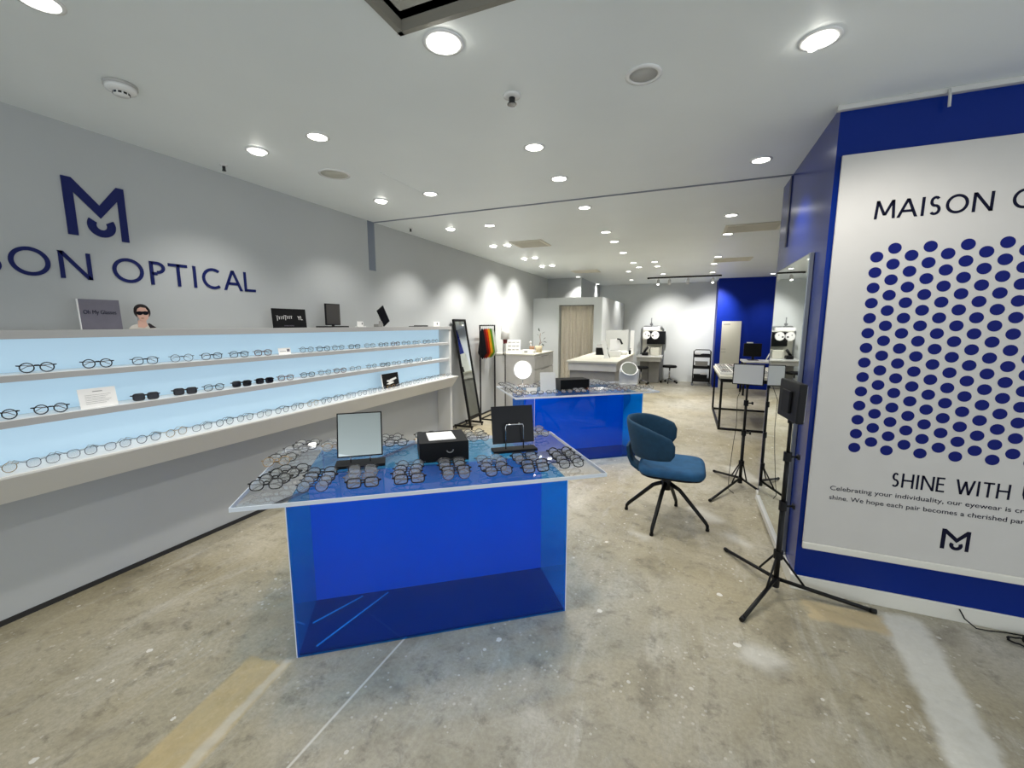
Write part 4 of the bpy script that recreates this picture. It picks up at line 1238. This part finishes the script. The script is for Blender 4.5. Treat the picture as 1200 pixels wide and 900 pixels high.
obj('screen', bx(bm_new(), -.19, .15, -.02, .02, .08, .36, .008), M['blackm'], o)
obj('base', bx(bm_new(), -.1, .1, -.09, .09, 0, .012, .003), M['black'], o)
obj('neck', bx(bm_new(), -.025, .025, .021, .04, .01, .2, .004), M['black'], o)
obj('clip', bx(bm_new(), -.14, -.02, -.02, .02, .362, .385, .004), M['whiteg'], o)
o = thing('desk_lamp', 'small white jointed desk lamp before the blue wall', 'lamp', (1.62, 10.2, .7355))
q = bm_new(); tube(q, [(-.06, 0, .02), (.0, 0, .16)], .012, 8); tube(q, [(.03, 0, .02), (.0, 0, .16)], .010, 8); tube(q, [(0, 0, .15), (.09, 0, .27)], .016, 8); obj('arm', q, M['whiteg'], o)
obj('base', bx(bm_new(), -.08, .06, -.05, .05, 0, .02, .005), M['whiteg'], o)
o = thing('white_card', 'white tilted card stand at the edge of the work table', 'card', (1.83, 10.1, .7355), .3)
q = bm_new()
for v in bx(q, -.06, .1, -.004, .004, 0, .26, .003).verts: v.co = Matrix.Rotation(-.15, 3, 'Y') @ v.co
for v in q.verts: v.co.z += .012
obj('card', q, M['paper'], o)
obj('foot', bx(bm_new(), -.06, .1, -.05, .05, 0, .01, .002), M['paper'], o)

# ------------------------------------------------------------------ ceiling fittings
def spot(x, y, z, power, size=105, blend=.7, tgt=None, par=None, col=(1, .97, .92)):
    ld = bpy.data.lights.new('downlight_lamp', 'SPOT'); ld.energy = power; ld.spot_size = math.radians(size)
    ld.spot_blend = blend; ld.shadow_soft_size = .035; ld.color = col
    lo = bpy.data.objects.new('downlight_lamp', ld); COL.objects.link(lo)
    if par is not None: lo.parent = par
    lo.location = (x, y, z)
    if tgt is not None:
        lo.rotation_euler = Vector(tgt).to_track_quat('-Z', 'Y').to_euler()
    return lo

def downlight(x, y, label, power, r=.05, aim=None, lit=True):
    o = thing('recessed_downlight', label, 'ceiling light', (x, y, ZC), 0, 'recessed ceiling downlights')
    q = bm_new(); lathe(q, [(r*1.28, 0), (r*1.3, -.004), (r*1.05, -.007), (r, -.003), (r*1.28, 0)], n=28)
    obj('trim_ring', q, M['whiteg'], o)
    q = bm_new(); lathe(q, [(0, -.002), (r*.98, -.002), (r*.98, -.0008), (0, -.0008)], n=28)
    if aim:
        q.free(); q = bm_new(); lathe(q, [(0, -.012), (r*.7, -.013), (r*.86, -.006), (r*.86, 0), (0, 0)], n=28)
        R_ = Vector((0, 0, -1)).rotation_difference(Vector(aim).normalized()).to_matrix()
        for v in q.verts: v.co = (R_ @ v.co) + Vector((aim[0]*.012, aim[1]*.012, -.006))
    obj('diffuser', q, M['light'] if lit else M['greylam'], o)
    if lit:
        spot(0, 0, -.045, power, par=o, tgt=aim or (0, 0, -1))
    return o
DLP = 27
rowA = [(-2.5, 1.95), (-2.5, 3.09), (-2.5, 4.25), (-2.5, 5.375), (-2.5, 6.56), (-2.52, 7.53)]
rowB = [(-2.03, .835), (-2.0, 1.945), (-2.0, 3.09), (-2.03, 4.278), (-2.295, 5.39), (-2.315, 6.545), (-2.32, 7.497)]
rowC = [(-.91, 2.55), (-.925, 3.14), (-.928, 3.975), (-.931, 5.084), (-.931, 5.70), (-.945, 6.61), (-.93, 7.75), (-.9, 8.37)]
rowD = [(.40, 2.045), (.382, 3.30), (.335, 4.79), (.377, 5.74), (.386, 7.57), (.37, 8.41), (.41, 9.755)]
rowE = [(-.58, 7.76), (-.57, 8.38), (-.54, 9.68), (-1.16, 8.95), (-1.31, 10.67), (-2.265, 11.4), (-2.33, 9.5), (1.6, 10.5)]
WH = {'A': 'closest to the white wall above the lit shelves', 'B': 'one in from the white wall', 'C': 'over the blue tables', 'D': 'beside the blue column'}
for key, row in (('A', rowA), ('B', rowB), ('C', rowC), ('D', rowD)):
    for i, (x, y) in enumerate(row):
        aim = ((-.5, .1, -1) if i > 3 else (-.12, 0, -1)) if key == 'A' else ((-.25, .1, -1) if key == 'B' and i > 3 else None)
        if key == 'D' and i == 0: aim = (.5, .25, -1)
        pw = (1.9 if key in 'AB' else 1.25) if y > 4.1 else 1.
        downlight(x, y, f'round white downlight, {ORD[i+1]} along the row {WH[key]}', DLP*pw*((.62 if i > 3 else .6) if key == 'A' else 1), .054 if (x, y) == (.40, 2.045) else .05, aim)
for i, (x, y) in enumerate(rowE):
    wh = ['near the reception desk, first of the near pair', 'near the reception desk, second of the pair', 'between the desk and the track lights', 'over the reception desk', 'near the eye-test unit',
          'deep above the booth by the end wall', 'above the booth roof', 'before the blue wall'][i]
    downlight(x, y, f'round white ceiling downlight {wh}', DLP*1.35)
downlight(-.913, 1.525, 'large tilting ceiling downlight beside the grey ceiling opening', DLP, .06, aim=(-.35, .25, -1))
# fittings that give no light
o = thing('ceiling_fitting', 'round unlit grey ceiling fitting between two bright downlights', 'speaker', (-.232, 2.028, ZC))
obj('trim_ring', lathe(bm_new(), [(.075, 0), (.077, -.005), (.06, -.008), (.056, -.002), (.075, 0)], n=32), M['whiteg'], o)
obj('grille_disc', lathe(bm_new(), [(0, -.002), (.056, -.003), (.056, -.001), (0, -.001)], n=32), M['greylam'], o)
o = thing('ceiling_speaker', 'flat round white grille in the ceiling near the white wall', 'speaker', (-2.376, 2.445, ZC))
obj('trim_ring', lathe(bm_new(), [(.105, 0), (.106, -.004), (.09, -.007), (.088, -.003), (.105, 0)], n=36), M['whiteg'], o)
obj('grille_disc', lathe(bm_new(), [(0, -.005), (.088, -.004), (.088, -.001), (0, -.001)], n=36), M['boardwhite'], o)
o = thing('smoke_detector', 'white round smoke detector on the ceiling above the wall logo', 'smoke detector', (-2.39, 1.219, ZC))
obj('base', lathe(bm_new(), [(0, 0), (.06, 0), (.06, -.014), (0, -.014)], n=32), M['greylam'], o)
obj('body', lathe(bm_new(), [(0, -.014), (.058, -.014), (.054, -.028), (.036, -.034), (0, -.034)], n=32), M['whiteg'], o)
q = bm_new(); lathe(q, [(0, -.034), (.03, -.034), (.028, -.046), (0, -.047)], n=32)
hd = obj('sensor_head', q, M['whiteg'], o)
q = bm_new()
for k in range(10):
    a = 2*PI*k/10; c, s = math.cos(a), math.sin(a)
    prism(q, [(-.006, -.044), (.006, -.044), (.006, -.036), (-.006, -.036)], (.0288*c, .0288*s, 0), (-s, c, 0), (0, 0, 1), .0015)
obj('sensor_slot', q, M['darkhole'], hd)
for x, y, lb in ((-.815, 1.97, 'white sprinkler head in the ceiling over the near blue table'), (-2.924, 2.026, 'small sprinkler head at the ceiling edge above the lit shelves'),
                 (-2.89, 4.05, 'small sprinkler head at the ceiling edge past the shutter slot')):
    o = thing('ceiling_sprinkler', lb, 'sprinkler', (x, y, ZC), 0, 'ceiling sprinkler heads')
    k = 1. if x > -2 else .55
    obj('escutcheon', lathe(bm_new(), [(0, 0), (.042*k, 0), (.04*k, -.006), (.02*k, -.010), (0, -.010)], n=24), M['whiteg'], o)
    q = bm_new(); cyl(q, 0, 0, -.034, -.010, .012*k+.003, 14); cyl(q, 0, 0, -.04, -.036, .022*k, 14); obj('nozzle', q, M['darkhole'], o)
def cassette(x, y, sx, sy, lb):
    o = thing('air_vent', lb, 'air vent', (x, y, ZC), 0, 'ceiling air vents')
    q = bm_new()
    for a in ((-sx, sx, -sy, -sy+.03), (-sx, sx, sy-.03, sy), (-sx, -sx+.03, -sy+.03, sy-.03), (sx-.03, sx, -sy+.03, sy-.03)): bx(q, *a, -.012, 0, .002)
    obj('frame', q, M['grille'], o)
    q = bm_new(); n_ = 9
    for k in range(n_):
        y0 = -sy+.04+(2*sy-.08)*k/n_
        bx(q, -sx+.03, sx-.03, y0, y0+.012, -.011, -.002)
    obj('slats', q, M['grille'], o)
    obj('backing', bx(bm_new(), -sx+.03, sx-.03, -sy+.03, sy-.03, -.0015, -.0005), M['grille'], o)
cassette(-1.98, 5.42, .22, .22, 'square beige air vent in the ceiling past the shutter slot')
cassette(.60, 5.45, .28, .2, 'long beige air vent beside the blue column')
cassette(.62, 7.98, .28, .2, 'long beige air vent farther along past the blue column')
cassette(-1.95, 8.6, .26, .2, 'beige air vent near the curtained booth')
# track with spots
o = thing('track_rail', 'thin black lighting track on the ceiling before the end wall', 'rail', (-.12, 10.3, ZC))
obj('track_body', bx(bm_new(), -.74, .74, -.018, .018, -.03, 0, .002), M['black'], o)
obj('power_feed', bx(bm_new(), -.79, -.742, -.022, .022, -.035, 0, .004), M['black'], o)
for i, (x, lit) in enumerate(((-.62, True), (-.38, False), (.0, False), (.5, True))):
    o = thing('track_spotlight', f'white {"lit" if lit else "unlit"} spotlight, {ORD[i+1]} along the black ceiling track from the booth side', 'spotlight', (x-.05, 10.3, ZC-.03), 0, 'spotlights on the black track')
    q = bm_new(); tube(q, [(0, 0, 0), (0, 0, -.05)], .008, 8); obj('stem', q, M['whiteg'], o)
    R_ = Matrix.Rotation(-.5, 3, 'X')
    q = bm_new(); lathe(q, [(0, 0), (.028, -.003), (.034, -.11), (.03, -.11), (0, -.10)], n=20)
    for v in q.verts: v.co = R_ @ v.co + Vector((0, 0, -.04))
    obj('lamp_head', q, M['whiteg'], o)
    if lit:
        q = bm_new(); lathe(q, [(0, -.108), (.03, -.108), (0, -.104)], n=20)
        for v in q.verts: v.co = R_ @ v.co + Vector((0, 0, -.04))
        obj('lamp_face', q, M['light'], o)
        spot(0, .0+.07, -.16, 110, 70, .9, (.12, .85, -.6), o)

# ------------------------------------------------------------------ light, camera, colour
w = bpy.data.worlds.new('World'); SC.world = w; w.use_nodes = True
w.node_tree.nodes['Background'].inputs[0].default_value = (.86, .93, 1, 1)
w.node_tree.nodes['Background'].inputs[1].default_value = 1.0

cd = bpy.data.cameras.new('camera'); cam = bpy.data.objects.new('camera', cd); COL.objects.link(cam)
cd.sensor_width = 36; cd.lens = 36*493/1200; cd.clip_start = .02; cd.clip_end = 100
cam.location = (0, 0, 1.5)
cam.rotation_euler = (math.radians(90-8.0813), 0, math.radians(22.475))
SC.camera = cam

vs = SC.view_settings
SC.display_settings.display_device = 'sRGB'
vs.view_transform = 'Standard'; vs.look = 'None'; vs.exposure = .45; vs.gamma = 1; vs.use_curve_mapping = False
cy = SC.cycles
cy.max_bounces = 9; cy.diffuse_bounces = 5; cy.glossy_bounces = 4; cy.transmission_bounces = 6; cy.transparent_max_bounces = 24
cy.caustics_reflective = False; cy.caustics_refractive = False
cy.sample_clamp_indirect = 4
cy.use_denoising = True
